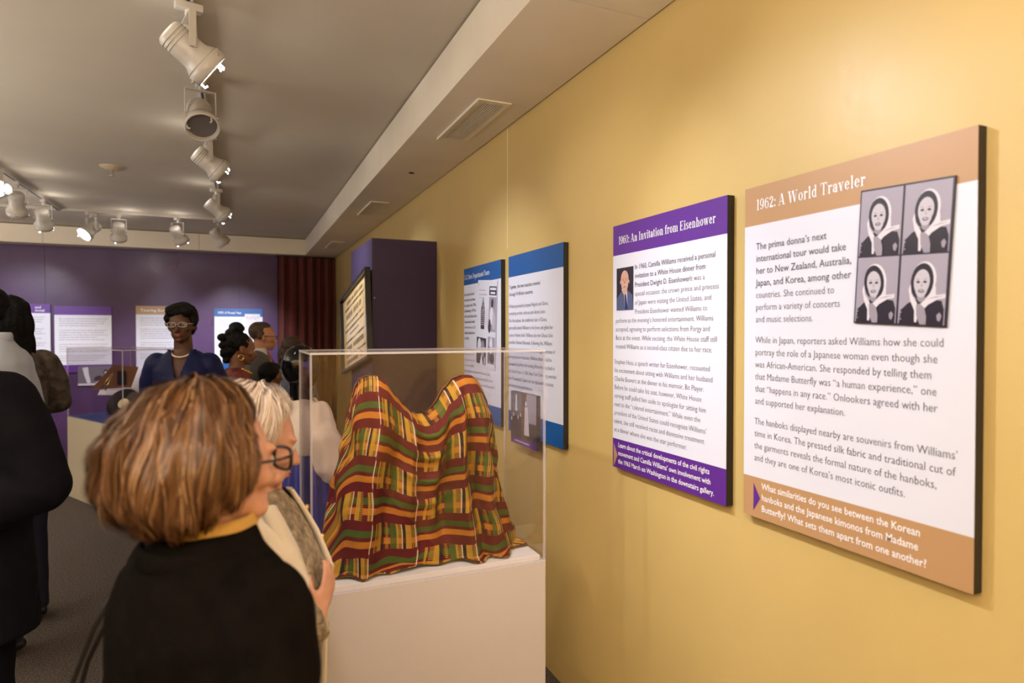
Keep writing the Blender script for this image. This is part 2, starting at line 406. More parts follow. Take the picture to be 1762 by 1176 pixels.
G = {
 ' ': (.22, []),
 '1': (.36, stem(.12, 0, CH, True, False)+[[(.02, .58), (.12, .62), (.12, CH), (.09, CH)]]),
 '9': (.50, arc(.24, .46, .23, .24, 0, 360, .105)+arc(.20, .35, .26, .35, -80, 30)+disc(.12, .08, .06)),
 '6': (.50, arc(.25, .24, .23, .24, 0, 360, .105)+arc(.29, .35, .26, .35, 100, 210)+disc(.38, .62, .06)),
 '2': (.48, arc(.22, .50, .20, .20, -25, 170)+diag(.04, .06, .27, .42, .13)+[rect(.03, .44, 0, .11)]+disc(.08, .52, .06)),
 '0': (.54, arc(.27, .35, .25, .35, 0, 360, .10, .045)),
 '3': (.46, arc(.20, .53, .19, .17, -90, 170)+arc(.20, .20, .22, .20, -170, 90)),
 '5': (.46, [rect(.08, .40, .60, .70), rect(.08, .12, .38, .66)]+arc(.20, .22, .22, .22, -170, 130)),
 ':': (.20, disc(.10, .07, .07)+disc(.10, .40, .07)), '.': (.20, disc(.10, .07, .07)),
 'A': (.72, diag(.06, 0, .30, CH, .04)+diag(.50, 0, .28, CH, .14)+[rect(.16, .52, .20, .24), rect(0, .20, 0, h_), rect(.42, .72, 0, h_)]),
 'W': (1.02, diag(.24, 0, .06, CH, .14)+diag(.26, 0, .44, CH, .04)+diag(.64, 0, .44, CH, .14)+diag(.70, 0, .88, CH, .04)+[rect(-.02, .28, CH-h_, CH), rect(.40, .66, CH-h_, CH), rect(.80, 1.0, CH-h_, CH)]),
 'T': (.64, stem(.255, 0, CH, True, False)+[rect(.02, .62, CH-.05, CH), rect(.02, .06, .52, CH), rect(.58, .62, .52, CH)]),
 'I': (.36, stem(.11, 0, CH)),
 'E': (.62, stem(.09, 0, CH)+[rect(.09, .56, 0, h_), rect(.09, .55, CH-h_, CH), rect(.2, .40, .34, .38), rect(.53, .57, 0, .17), rect(.51, .55, .54, CH), rect(.38, .42, .27, .45)]),
 'U': (.70, [rect(.08, .205, .2, CH), rect(.0, .28, CH-h_, CH), rect(.54, .58, .2, CH), rect(.46, .68, CH-h_, CH)]+arc(.33, .22, .25, .23, 180, 360, T_, h_+.03)),
 'S': (.52, arc(.25, .52, .20, .19, 40, 250, T_, h_+.02)+arc(.26, .19, .21, .20, -150, 75, T_, h_+.02)+diag(.34, .30, .10, .44, .12)+[rect(.42, .45, .50, CH), rect(.04, .07, 0, .2)]),
 'D': (.70, stem(.09, 0, CH)+arc(.30, .35, .35, .35, -90, 90)+[rect(.2, .32, 0, h_), rect(.2, .32, CH-h_, CH)]),
 'P': (.62, stem(.09, 0, CH)+arc(.30, .51, .27, .19, -90, 90)+[rect(.2, .32, CH-h_, CH), rect(.2, .32, .32, .36)]),
 'Y': (.68, stem(.27, 0, .34, True, False)+diag(.26, .32, .06, CH, .14)+diag(.36, .32, .56, CH, .04)+[rect(0, .26, CH-h_, CH), rect(.46, .68, CH-h_, CH)]),
 'a': (.46, stem(.27, .0, .36, False, False)+[rect(.27, .46, 0, h_)]+arc(.22, .34, .17, .14, 0, 165, T_)+arc(.18, .15, .16, .15, 20, 340, T_)+disc(.09, .36, .05)),
 'b': (.52, stem(.06, 0, CH, False, 'l')+arc(.28, .24, .20, .24)),
 'd': (.54, stem(.32, 0, CH, False, 'l')+[rect(.32, .51, 0, h_)]+arc(.24, .24, .20, .24)),
 'e': (.46, arc(.23, .24, .20, .24, 0, 330)+[rect(.10, .42, .24, .275)]),
 'f': (.34, stem(.09, 0, .60, True, False)+[rect(.0, .32, XH-h_, XH)]+arc(.25, .56, .16, .14, 60, 180)+disc(.31, .63, .05)),
 'g': (.48, arc(.22, .32, .17, .16)+arc(.24, -.05, .22, .14)+[rect(.3, .48, .40, .46)]),
 'h': (.58, stem(.08, 0, CH, True, 'l')+stem(.37, 0, .34, True, False)+arc(.32, .30, .175, .18, 0, 130)),
 'i': (.30, stem(.09, 0, XH, True, 'l')+disc(.15, .62, .075)),
 'l': (.30, stem(.09, 0, CH, True, 'l')),
 'm': (.86, stem(.08, 0, XH, True, 'l')+stem(.365, 0, .34, True, False)+stem(.65, 0, .34, True, False)+arc(.32, .30, .17, .18, 0, 130)+arc(.605, .30, .17, .18, 0, 130)),
 'n': (.58, stem(.08, 0, XH, True, 'l')+stem(.37, 0, .34, True, False)+arc(.32, .30, .175, .18, 0, 130)),
 'o': (.48, arc(.24, .24, .22, .24)),
 'p': (.54, stem(.08, -.22, XH, True, 'l')+arc(.29, .24, .21, .24)),
 'r': (.42, stem(.08, 0, XH, True, 'l')+arc(.31, .30, .17, .18, 60, 150)+disc(.35, .41, .06)),
 's': (.40, arc(.19, .355, .15, .125, 50, 250, .11, h_)+arc(.20, .125, .16, .125, -140, 75, .11, h_)+diag(.24, .18, .06, .32, .11)+[rect(.32, .35, .34, XH), rect(.03, .06, 0, .14)]),
 't': (.34, stem(.08, .05, .60, False, False)+[rect(.0, .30, XH-h_, XH)]+arc(.22, .12, .14, .12, 180, 320, .12)),
 'u': (.56, [rect(.06, .185, .12, XH), rect(0, .1, XH-h_, XH), rect(.35, .475, 0, XH), rect(.30, .4, XH-h_, XH), rect(.35, .55, 0, h_)]+arc(.24, .16, .18, .16, 180, 330)),
 'v': (.50, diag(.20, 0, .05, XH, .13)+diag(.22, 0, .38, XH, .04)+[rect(-.02, .22, XH-h_, XH), rect(.31, .49, XH-h_, XH)]),
 'w': (.76, diag(.18, 0, .05, XH, .12)+diag(.20, 0, .34, XH, .04)+diag(.46, 0, .33, XH, .12)+diag(.50, 0, .64, XH, .04)+[rect(-.02, .20, XH-h_, XH), rect(.29, .48, XH-h_, XH), rect(.57, .75, XH-h_, XH)]),
}
def serif(name, rows, m, parent, y=-.0008):
    """rows: (text, s, t_baseline, width, cap_height)"""
    bm = bmesh.new()
    for txt, s, t, W, cap in rows:
        tot = sum(G[c][0]+.03 for c in txt); kx = W/tot; kz = cap/CH; x = 0
        for c in txt:
            adv, polys = G[c]
            for i, pl in enumerate(polys):
                vs = [bm.verts.new((s+(x+a)*kx, y-.0002-.00004*(i % 7), -t+b*kz)) for a, b in pl]
                try: bm.faces.new(vs)
                except ValueError: pass
            x += adv+.03
    o = obj(name, bm, m, parent); o['kind'] = 'stuff'; return o
def words(name, rows, m, parent, h, seed=1, y=-.0008):
    """rows of unreadable small print: word-long strokes  (s0, s1, t)"""
    r = random.Random(seed); bm = bmesh.new()
    for s0, s1, t in rows:
        s = s0
        while s < s1:
            wl = r.uniform(1.2, 5.5)*h*1.1
            e = min(s+wl, s1)
            k = s
            while k < e:      # letter-like strokes inside the word
                lw = r.uniform(.28, .5)*h; hh = h*r.choice((1, 1, 1, 1.45))
                pl = [(k, -t), (k+lw, -t), (k+lw, -t+hh), (k, -t+hh)]
                bm.faces.new([bm.verts.new((a, y, b)) for a, b in pl]); k += lw+.22*h
            s = e+h*.75
    o = obj(name, bm, m, parent); o['kind'] = 'stuff'; return o
def shape(bm, pts, mi, y):
    try: bm.faces.new([bm.verts.new((a, y, -b)) for a, b in pts]).material_index = mi
    except ValueError: pass
def oval(bm, cs, ct, rs, rt, mi, y, rot=0, n=20):
    c, s_ = math.cos(rot), math.sin(rot)
    pts = []
    for i in range(n):
        a = 2*PI*i/n; u, v = rs*math.cos(a), rt*math.sin(a)
        pts.append((cs+u*c-v*s_, ct+u*s_+v*c))
    shape(bm, pts, mi, y)

# ------------------------------------------------------------------ text panels
PW, PH = .610, .914
def panel(loc, rz, label, head, hh, ft, m_head, W=PW, H=PH, th=.0265, group=None):
    t = thing('text_panel', label, 'text panel', loc, rz, group)
    bm = bmesh.new(); box(bm, 0, W, .0006, th, -H, 0); obj('backing_board', bm, M['p_edge'], t)
    bm = bmesh.new(); box(bm, 0, W, 0, .0012, -H, 0, 0)
    bm.free(); bm = bmesh.new()
    box(bm, 0, W, 0, .0012, -hh, 0, 1); box(bm, 0, W, 0, .0012, -(ft or H), -hh, 0)
    if ft: box(bm, 0, W, 0, .0012, -H, -ft, 1)
    obj('printed_face', bm, M['p_white'], t, mats=[M['p_white'], m_head])
    return t
PX = 1.3133; R90 = -PI/2
def arrow(t, s, t0, t1, wd, m):
    bm = bmesh.new(); shape(bm, [(s, t1), (s+wd, (t0+t1)/2), (s, t0)], 0, -.0008); obj('arrow', bm, m, t)

# 1962
t = panel((PX, .7631+PW, 2.0), R90, 'white text panel with tan header and four portraits of a woman, nearest the camera', 1, .1065, .8025, M['p_tan'], group='text panels on the yellow wall')
serif('title', [('1962: A World Traveler', .0434, .0665, .330, .030)], M['p_wtext'], t)
L1 = ["The prima donna’s next", "international tour would take", "her to New Zealand, Australia,", "Japan, and Korea, among other"]
L2 = ["countries. She continued to", "perform a variety of concerts", "and music selections."]
tt = .1744; pit = .0333
block('lettering', [(s, .0428, tt+pit*i) for i, s in enumerate(L1)], M['p_ink'], t, .0262, (1, .2790), .0005)
block('lettering', [(s, .0424, tt+pit*(4+i)) for i, s in enumerate(L2)]
      + [(s, .0415, .4310+.0336*i) for i, s in enumerate(["While in Japan, reporters asked Williams how she could", "portray the role of a Japanese woman even though she",
        "was African-American. She responded by telling them", "that Madame Butterfly was “a human experience,” one", "that “happens in any race.” Onlookers agreed with her", "and supported her explanation."])]
      + [(s, .0400, .6555+.0336*i) for i, s in enumerate(["The hanboks displayed nearby are souvenirs from Williams’", "time in Korea. The pressed silk fabric and traditional cut of",
        "the garments reveals the formal nature of the hanboks,", "and they are one of Korea’s most iconic outfits."])], M['p_ink'], t, .0262, (3, .507), .00012)
block('footer_lettering', [(s, .0672, .8315+.0306*i) for i, s in enumerate(["What similarities do you see between the Korean", "hanboks and the Japanese kimonos from Madame", "Butterfly? What sets them apart from one another?"])], M['p_wtext'], t, .0250, (2, .450), .0009)
arrow(t, .038, .8200, .8965, .024, M['p_purple'])
# contact sheet of four portraits
def portrait(bm, s, tt_, k, lean, lv):
    """one head-and-scarf portrait; mats: 0 backdrop 1 black 2 scarf white 3 skin 4 mid grey 5 dark grey"""
    Wc, Hc = .098*k, .146*k; y = -.0010 - lv; L = lambda a, b: (s+a*Wc, tt_+b*Hc)
    shape(bm, [L(0, 0), L(0, 1), L(1, 1), L(1, 0)], 0, y)
    shape(bm, [L(.02, 1), L(.05, .80), L(.20, .70), L(.38, .64), L(.70, .64), L(.92, .66), L(.98, .78), L(.98, 1)], 1, y-.0001)
    cx = .48+lean*.03; tl = lean*.10
    cnt = [1]
    def up():
        cnt[0] += 1; return y-.0001-.00007*cnt[0]
    def ov(a, b_, ra, rb, mi, dy, rot=None, n=20): oval(bm, s+a*Wc, tt_+b_*Hc, ra*Wc, rb*Hc, mi, up(), tl if rot is None else rot, n)
    ov(cx+.020, .370, .270, .270, 2, .0002); ov(cx-.022, .392, .258, .262, 0, .00025); ov(cx-.010, .388, .245, .265, 1, .0003)
    shape(bm, [L(cx-.25, .42), L(cx-.22, .56), L(cx-.10, .68), L(cx-.04, .80), L(cx-.08, .97), L(cx-.13, .97), L(cx-.14, .80), L(cx-.24, .66), L(cx-.29, .50)], 2, up())
    shape(bm, [L(cx+.25, .44), L(cx+.20, .56), L(cx+.05, .66), L(cx-.04, .72), L(cx+.02, .82), L(cx+.14, .72), L(cx+.34, .64), L(cx+.50, .62), L(cx+.50, .56), L(cx+.30, .58), L(cx+.29, .46)], 2, up())
    shape(bm, [L(cx+.10, .64), L(cx+.30, .60), L(cx+.48, .59), L(cx+.30, .615)], 4, up())
    ov(cx-.01, .60, .085, .08, 4, .00045, 0)
    ov(cx-.012, .392, .172, .180, 3, .0005); ov(cx-.010, .470, .135, .145, 3, .0005)
    for q in (-1, 1):
        ov(cx-.015+q*.074, .392, .042, .017, 1, .0006, n=10)
        ov(cx-.015+q*.078, .352, .048, .006, 4, .0006, tl-q*.2, 10)
    shape(bm, [L(cx-.012, .400), L(cx+.012, .455), L(cx-.026, .460)], 4, up())
    ov(cx-.012, .522, .070, .026, 5, .0006, n=14); ov(cx-.012, .518, .042, .006, 2, .00065, n=12)
    shape(bm, [L(cx-.10, .72), L(cx-.02, .70), L(cx+.08, .76), L(cx+.13, .88), L(cx+.13, 1), L(cx+.0, 1), L(cx-.08, .88)], 4, up())
    shape(bm, [L(.84, .86), L(.90, .82), L(.95, .87), L(.91, .95), L(.86, .93)], 4, up())
    for q in range(4): ov(.05+.02*(q % 2), .78+.05*q, .018, .014, 4, .0002, 0, 6)
bm = bmesh.new()
shape(bm, [(0, 0), (0, .302), (.208, .302), (.208, 0)], 1, -.0009)
for (a, b, l) in ((.003, .004, -.5), (.106, .004, .4), (.003, .153, -1.2), (.106, .153, .6)): portrait(bm, a, b, 1, l, 0)
o = obj('portrait_sheet', bm, None, t, mats=[M['g1'], M['g2'], M['g3'], M['g7'], M['g8'], M['g5']])
o.location = (.3645, -.0040, -.0780); o.rotation_euler = (0, math.radians(3.1), 0)
bm = bmesh.new(); box(bm, 0, .208, -.0008, .0036, -.302, 0); o2 = obj('sheet_backing', bm, M['g2'], t); o2.location = o.location; o2.rotation_euler = o.rotation_euler

# 1960
t = panel((PX, 1.4436+PW, 2.0), R90, 'white panel with purple header and a small portrait of a bald man in a suit', 1, .1125, .8045, M['p_purple'], group='text panels on the yellow wall')
serif('title', [('1960: An Invitation from Eisenhower', .0390, .0735, .524, .030)], M['p_wtext'], t)
block('lettering', [(s, .1434, .1750+.0320*i) for i, s in enumerate(["In 1960, Camilla Williams received a personal", "invitation to a White House dinner from", "President Dwight D. Eisenhower."])], M['p_ink'], t, .0254, (0, .4163), .0006)
rest = [("It was a", .4450, .2390)] + [(s, .1436, .1750+.0320*(3+i)) for i, s in enumerate(["special occasion: the crown prince and princess", "of Japan were visiting the United States, and", "President Eisenhower wanted Williams to"])]
rest += [(s, .0190, .3663+.0321*i) for i, s in enumerate(["perform as the evening’s honored entertainment. Williams", "accepted, agreeing to perform selections from Porgy and", "Bess at the event. While exciting, the White House staff still", "treated Williams as a second-class citizen due to her race."])]
rest += [(s, .0110, .5207+.0321*i) for i, s in enumerate(["Stephen Hess, a speech writer for Eisenhower, recounted", "his excitement about sitting with Williams and her husband", "Charlie Beavers at the dinner in his memoir, Bit Player.", "Before he could take his seat, however, White House",
      "serving staff pulled him aside to apologize for sitting him", "next to the “colored entertainment.” While even the", "president of the United States could recognize Williams’", "talent, she still received racist and dismissive treatment", "at a dinner where she was the star performer."])]
block('lettering', rest, M['p_ink'], t, .0248, (8, .527), .00018)
block('footer_lettering', [(s, .0380, .8338+.0306*i) for i, s in enumerate(["Learn about the critical developments of the civil rights", "movement and Camilla Williams’ own involvement with", "the 1963 March on Washington in the downstairs gallery."])], M['p_wtext'], t, .0246, (2, .522), .0009)
arrow(t, .008, .8225, .9115, .026, M['p_tan'])
bm = bmesh.new(); y = -.001; s0, s1, t0, t1 = .0254, .1350, .1622, .3202; W_, H_ = s1-s0, t1-t0
shape(bm, [(s0, t0), (s0, t1), (s1, t1), (s1, t0)], 0, y)
P = lambda a, b: (s0+a*W_, t0+b*H_)
shape(bm, [P(0, 1), P(.02, .72), P(.34, .53), P(.64, .52), P(.95, .66), P(1, 1)], 1, y-.0002)
shape(bm, [P(.30, .50), P(.48, .66), P(.52, .98), P(.66, .98), P(.64, .52)], 2, y-.0003)
shape(bm, [P(.50, .62), P(.58, .62), P(.68, .98), P(.52, .98)], 3, y-.0004)
oval(bm, s0+.50*W_, t0+.54*H_, .14*W_, .09*H_, 4, y-.0005)
oval(bm, s0+.50*W_, t0+.27*H_, .23*W_, .20*H_, 4, y-.0006); oval(bm, s0+.50*W_, t0+.38*H_, .205*W_, .19*H_, 4, y-.0007)
for q in (-1, 1):
    oval(bm, s0+(.50+q*.245)*W_, t0+.34*H_, .035*W_, .045*H_, 4, y-.0005, n=10)
    oval(bm, s0+(.50+q*.09)*W_, t0+.30*H_, .035*W_, .010*H_, 5, y-.0008, n=8); oval(bm, s0+(.50+q*.09)*W_, t0+.265*H_, .05*W_, .007*H_, 5, y-.0008, n=8)
shape(bm, [P(.47, .37), P(.50, .30), P(.54, .37)], 5, y-.0008); oval(bm, s0+.50*W_, t0+.455*H_, .09*W_, .010*H_, 5, y-.0008, n=10)
obj('portrait_photo', bm, None, t, mats=[M['g2'], M['ph_suit'], M['g3'], M['ph_tie'], M['ph_skin'], M['ph_brown']])

# second blue panel (nearer)
t = panel((PX, 2.4554+PW, 1.9946), R90, 'white text panel with plain blue header, its lower corner behind a small stage photo', 1, .1085, .8065, M['p_blue'], group='text panels on the yellow wall')
block('lettering', [("Together, the two musicians traveled", .0111, .1700), ("through 14 African countries.", .0111, .2076)], M['p_ink'], t, .0270, (0, .367), .0006)
body = ["Williams particularly enjoyed Nigeria and Ghana,", "remarking on their cultures and vibrant cities.", "The Asantehene, the traditional ruler of Ghana,", "personally invited Williams to his home and gifted her",
        "a piece of kente cloth. Williams also met Ghana’s first", "president, Kwame Nkrumah. Following this, Williams", "continued on to Kenya, Morocco, and Egypt. Because of", "her experience in that tour, Williams often would be",
        "requested to perform for visiting African leaders back in", "the United States. In 1964, New York University awarded", "her a Presidential Citation for her diplomatic successes", "and international performances."]
block('lettering', [(s, .0060-.0008*i, .2700+.0375*i) for i, s in enumerate(body)], M['p_ink'], t, .0268, (0, .459), .0003)
# first blue panel (farther)
t = panel((PX, 3.1717+PW, 1.9946), R90, 'white text panel with blue header and a newspaper clipping, beside the purple column', 1, .1030, .8110, M['p_blue'], group='text panels on the yellow wall')
serif('title', [('U.S. State Department Tours', .0140, .0690, .432, .030)], M['p_wtext'], t)
block('lettering', [(s, .0110, .1700+.0340*i) for i, s in enumerate(["Her travels abroad", "would only continue", "throughout the 1950s,", "culminating in 1959 as", "the United States State", "Department invited", "her to serve as a U.S.", "cultural ambassador", "to Africa."])], M['p_ink'], t, .0250, (0, .178), .0006)
words('small_print', [(.008, .14, .506), (.008, .17, .540), (.008, .19, .575), (.008, .17, .610), (.008, .44, .645), (.008, .49, .680), (.008, .52, .715)], M['g4'], t, .011, 3)
bm = bmesh.new(); y = -.001
shape(bm, [(0, 0), (0, .50), (.30, .50), (.30, 0)], 0, y)
for a in ((.0, .02, .02, .03), (.02, .13, .055, .062), (.02, .15, .080, .088), (.02, .10, .100, .104)): shape(bm, [(a[0], a[2]), (a[0], a[3]), (a[1], a[3]), (a[1], a[2])], 3, y-.0001)
shape(bm, [(.185, .035), (.185, .085), (.295, .085), (.295, .035)], 1, y-.0001); shape(bm, [(.195, .042), (.195, .056), (.285, .056), (.285, .042)], 0, y-.0002); shape(bm, [(.205, .066), (.205, .078), (.275, .078), (.275, .066)], 0, y-.0002)
shape(bm, [(.060, .285), (.058, .17), (.075, .14), (.085, .10), (.100, .10), (.108, .14), (.122, .18), (.118, .285)], 4, y-.0001); oval(bm, .093, .118, .012, .016, 2, y-.0002, n=10); shape(bm, [(.086, .14), (.092, .2), (.100, .14)], 3, y-.0002)
shape(bm, [(.185, .095), (.185, .29), (.295, .29), (.295, .095)], 2, y-.0001)
oval(bm, .235, .13, .020, .026, 4, y-.0002); oval(bm, .228, .20, .028, .05, 0, y-.0002); oval(bm, .262, .23, .024, .05, 3, y-.0003); oval(bm, .20, .26, .022, .04, 4, y-.0004)
shape(bm, [(.0, .335), (.0, .49), (.155, .49), (.155, .335)], 4, y-.0001); oval(bm, .045, .385, .030, .045, 0, y-.0002); oval(bm, .10, .40, .03, .05, 2, y-.0002); shape(bm, [(.06, .49), (.085, .43), (.11, .49)], 0, y-.0003); oval(bm, .135, .47, .012, .03, 3, y-.0003)
shape(bm, [(.180, .32), (.180, .475), (.290, .475), (.290, .32)], 2, y-.0001); oval(bm, .23, .37, .022, .05, 0, y-.0002); oval(bm, .25, .44, .035, .03, 4, y-.0003); oval(bm, .205, .42, .018, .05, 5, y-.0002)
o = obj('newspaper_clipping', bm, None, t, mats=[M['p_white'], M['g2'], M['g1'], M['g4'], M['g6'], M['g5']])
o.location = (.2687, -.003, -.088); o.rotation_euler = (0, math.radians(4.2), 0)
words('clipping_print', [(.3, .44, .27+.012*i) for i in range(8)], M['g3'], t, .005, 8, y=-.0045)

# small stage photograph standing proud of the wall
sy = 2.4554+PW
t = thing('stage_photo', 'small dark stage photo of a woman in white gown, overlapping the blue panel corner', 'photo', (PX-.022, sy-.0857+.004, 1.9946-.6980), R90)
bm = bmesh.new(); box(bm, 0, .300, .0008, .0217, -.262, 0); obj('block', bm, M['p_edge'], t)
bm = bmesh.new(); y = 0
shape(bm, [(0, 0), (0, .262), (.300, .262), (.300, 0)], 0, y)
shape(bm, [(.130, .0), (.130, .232), (.190, .232), (.190, 0)], 5, y-.0001); shape(bm, [(.190, .0), (.190, .14), (.30, .14), (.30, 0)], 1, y-.0001); shape(bm, [(.190, .14), (.190, .232), (.30, .232), (.30, .14)], 4, y-.0001)
shape(bm, [(0, .12), (0, .232), (.13, .232), (.13, .12)], 4, y-.0001)
oval(bm, .068, .020, .008, .009, 2, y-.0002, n=10); shape(bm, [(.060, .028), (.052, .095), (.082, .095), (.075, .028)], 2, y-.0002)
oval(bm, .183, .050, .009, .013, 2, y-.0002, n=10); shape(bm, [(.172, .066), (.170, .10), (.162, .205), (.222, .205), (.210, .10), (.204, .066)], 2, y-.0003)
for a, b in ((.033, .118), (.09, .125), (.122, .110), (.01, .14)): oval(bm, a, b, .009, .011, 3, y-.0003, n=8)
shape(bm, [(0, .232), (0, .262), (.300, .262), (.300, .232)], 6, y-.0002)
shape(bm, [(.05, .243), (.05, .248), (.22, .248), (.22, .243)], 2, y-.0003)
obj('print', bm, None, t, mats=[M['g5'], M['g1'], M['g3'], M['g4'], M['g6'], M['ph_brown'], M['p_purple']])

# far wall panels
FX = FY-.024
def far_panel(x0, zt, W, H, lab, m_head, rows, ft=True, hh=.115):
    t = panel((x0, FX, zt), 0, lab, 1, hh, H-.10 if ft else None, m_head, W, H, .022, 'text panels on the purple wall')
    words('small_print', rows, M['g1'], t, .010, int(abs(x0)*100)); return t
rows = lambda s0, s1, ts: [(s0, s1-(.12 if i % 4 == 3 else 0.02*(i % 3)), q) for i, q in enumerate(ts)]
ls = [.17, .20, .23, .26, .32, .35, .38, .41, .44, .50, .53, .56, .59, .65, .68, .71]
t = far_panel(-2.80, 1.955, .61, .86, 'purple headed text panel at the left edge, half hidden by the long-haired woman', M['p_purple'], rows(.10, .56, ls))
block('title', [("and", .45, .055), ("tional", .45, .095)], M['p_wtext'], t, .045, None, .002)
t = far_panel(-2.148, 1.935, .625, .86, 'purple headed text panel behind the far glass display case', M['p_purple'], rows(.05, .58, ls))
t = far_panel(-1.245, 1.950, .625, .86, 'tan headed text panel behind the woman in blue', M['p_tan'], rows(.05, .55, ls), ft=False)
block('title', [("Touring Europe", .05, .075)], M['p_wtext'], t, .052, (0, .38), .002)
t = far_panel(-.297, 1.930, .625, .86, 'blue headed text panel near the maroon curtain, behind the man in glasses', M['p_blue'], rows(.05, .36, ls[:6]))
block('title', [("1959: A Pivotal Year", .04, .075)], M['p_wtext'], t, .046, (0, .30), .002)
bm = bmesh.new(); shape(bm, [(0, 0), (0, .2), (.20, .2), (.20, 0)], 0, 0); 
for i in range(5): oval(bm, .03+.035*i, .05+.01*(i % 2), .013, .022, 1, -.0003, n=10)
o = obj('picture', bm, None, t, mats=[M['g3'], M['g4']]); o.location = (.39, -.002, -.075)

# ------------------------------------------------------------------ purple column with a framed poster, wall panel beyond it
cy0, cy1, cx0 = 4.457, 5.348, .867
t = thing('purple_column', 'tall free-standing purple display column against the yellow wall', 'column', ((cx0+WX)/2, (cy0+cy1)/2, 0))
hx, hy = (WX-cx0)/2, (cy1-cy0)/2
bm = bmesh.new(); box(bm, -hx, hx-.001, -hy, hy, .08, 2.26, bev=.002); obj('column_body', bm, M['purple_side'], t)
bm = bmesh.new(); box(bm, -hx+.02, hx-.001, -hy+.02, hy-.02, 0, .08); obj('plinth', bm, M['dark'], t)
bm = bmesh.new(); lathe(bm, [(.004, 0), (.006, .002), (.004, .004)], 10, Matrix.Translation((-hx+.015, -hy, 1.84)) @ Matrix.Rotation(PI/2, 4, 'X')); obj('screw_head', bm, M['white_metal'], t)
t = thing('framed_poster', 'aged yellow poster in a black frame, hanging crooked on the purple column', 'poster', (cx0-.042, 4.44, 2.055), (math.radians(-8.6), 0, 0))
# local: +Y runs away from the camera along the column, -X faces the room
Wp, Hp = 1.22, .64
for q in ((0, Wp, -.022, 0), (0, Wp, -Hp, -Hp+.022)):
    bm = bmesh.new(); box(bm, -.012, .026, q[0], q[1], q[2], q[3], bev=.002); obj('frame_rail', bm, M['frame'], t)
for q in ((0, .022), (Wp-.022, Wp)):
    bm = bmesh.new(); box(bm, -.012, .026, q[0], q[1], -Hp+.022, -.022, bev=.002); obj('frame_rail', bm, M['frame'], t)
bm = bmesh.new(); box(bm, .022, .026, .022, Wp-.022, -Hp+.022, -.022); obj('backing', bm, M['frame'], t)
bm = bmesh.new(); ny, nz = 24, 12; grid = []
bow = lambda u, v: .018 - .020*math.sin(PI*v)*(1-u)**2*1.4 - .004*math.sin(PI*u)
for i in range(ny+1):
    grid.append([bm.verts.new((bow(i/ny, j/nz), .024+(Wp-.048)*i/ny, -.024-(Hp-.048)*j/nz)) for j in range(nz+1)])
for i in range(ny):
    for j in range(nz): bm.faces.new((grid[i][j], grid[i][j+1], grid[i+1][j+1], grid[i+1][j]))
obj('paper_sheet', bm, M['gold_paper'], t, True)
bm = bmesh.new(); r = random.Random(4)
for j, (v, hgt, a, b) in enumerate(((.07, .05, .15, .8), (.16, .035, .1, .9), (.25, .07, .2, .85), (.38, .03, .1, .92), (.46, .03, .1, .9), (.54, .02, .3, .7), (.62, .03, .1, .92), (.70, .06, .15, .85), (.82, .025, .1, .9), (.89, .05, .15, .88))):
    u = a
    while u < b:
        lw = hgt*r.uniform(.35, .8)
        if r.random() > .14:
            q = [(u, v), (u, v+hgt), (u+lw*.62, v+hgt), (u+lw*.62, v)]
            bm.faces.new([bm.verts.new((bow(x, y_)-.0012, .024+(Wp-.048)*x, -.024-(Hp-.048)*y_)) for x, y_ in q])
        u += lw
obj('faded_print', bm, M['gold_ink'], t)['kind'] = 'stuff'
t = panel((PX, 6.32, 1.925), R90, 'text panel on the yellow wall beyond the purple column, seen edge-on', 1, .09, .80, M['p_purple'], W=.61, H=.90, group='text panels on the yellow wall')
words('small_print', rows(.05, .55, ls), M['g1'], t, .010, 5)

# ------------------------------------------------------------------ curtain
t = thing('curtain', 'floor-length maroon velvet curtain in the far corner', 'curtain', (.93, FY-.13, 0))
bm = bmesh.new(); nx, nz = 150, 14; x0, x1 = -.405, .395; cols = []
for i in range(nx+1):
    u = i/nx; col = []
    for j in range(nz+1):
        v = j/nz
        x = x0+(x1-x0)*u; ph = u*2*PI*6.5+.8*math.sin(u*9)
        amp = .042+.012*math.sin(u*23)
        col.append(bm.verts.new((x+.012*math.sin(ph*2)*v, amp*math.sin(ph+.3*math.sin(v*3+u*8))+.008*math.sin(ph*2.3), .02+v*2.66)))
    cols.append(col)
for i in range(nx):
    for j in range(nz): bm.faces.new((cols[i][j], cols[i+1][j], cols[i+1][j+1], cols[i][j+1]))
obj('drape', bm, M['curtain'], t, True)
bm = bmesh.new(); tube(bm, [(x0-.02, .0, 2.685), (x1, .0, 2.685)], .010, 10); obj('curtain_rail', bm, M['dark'], t, True)

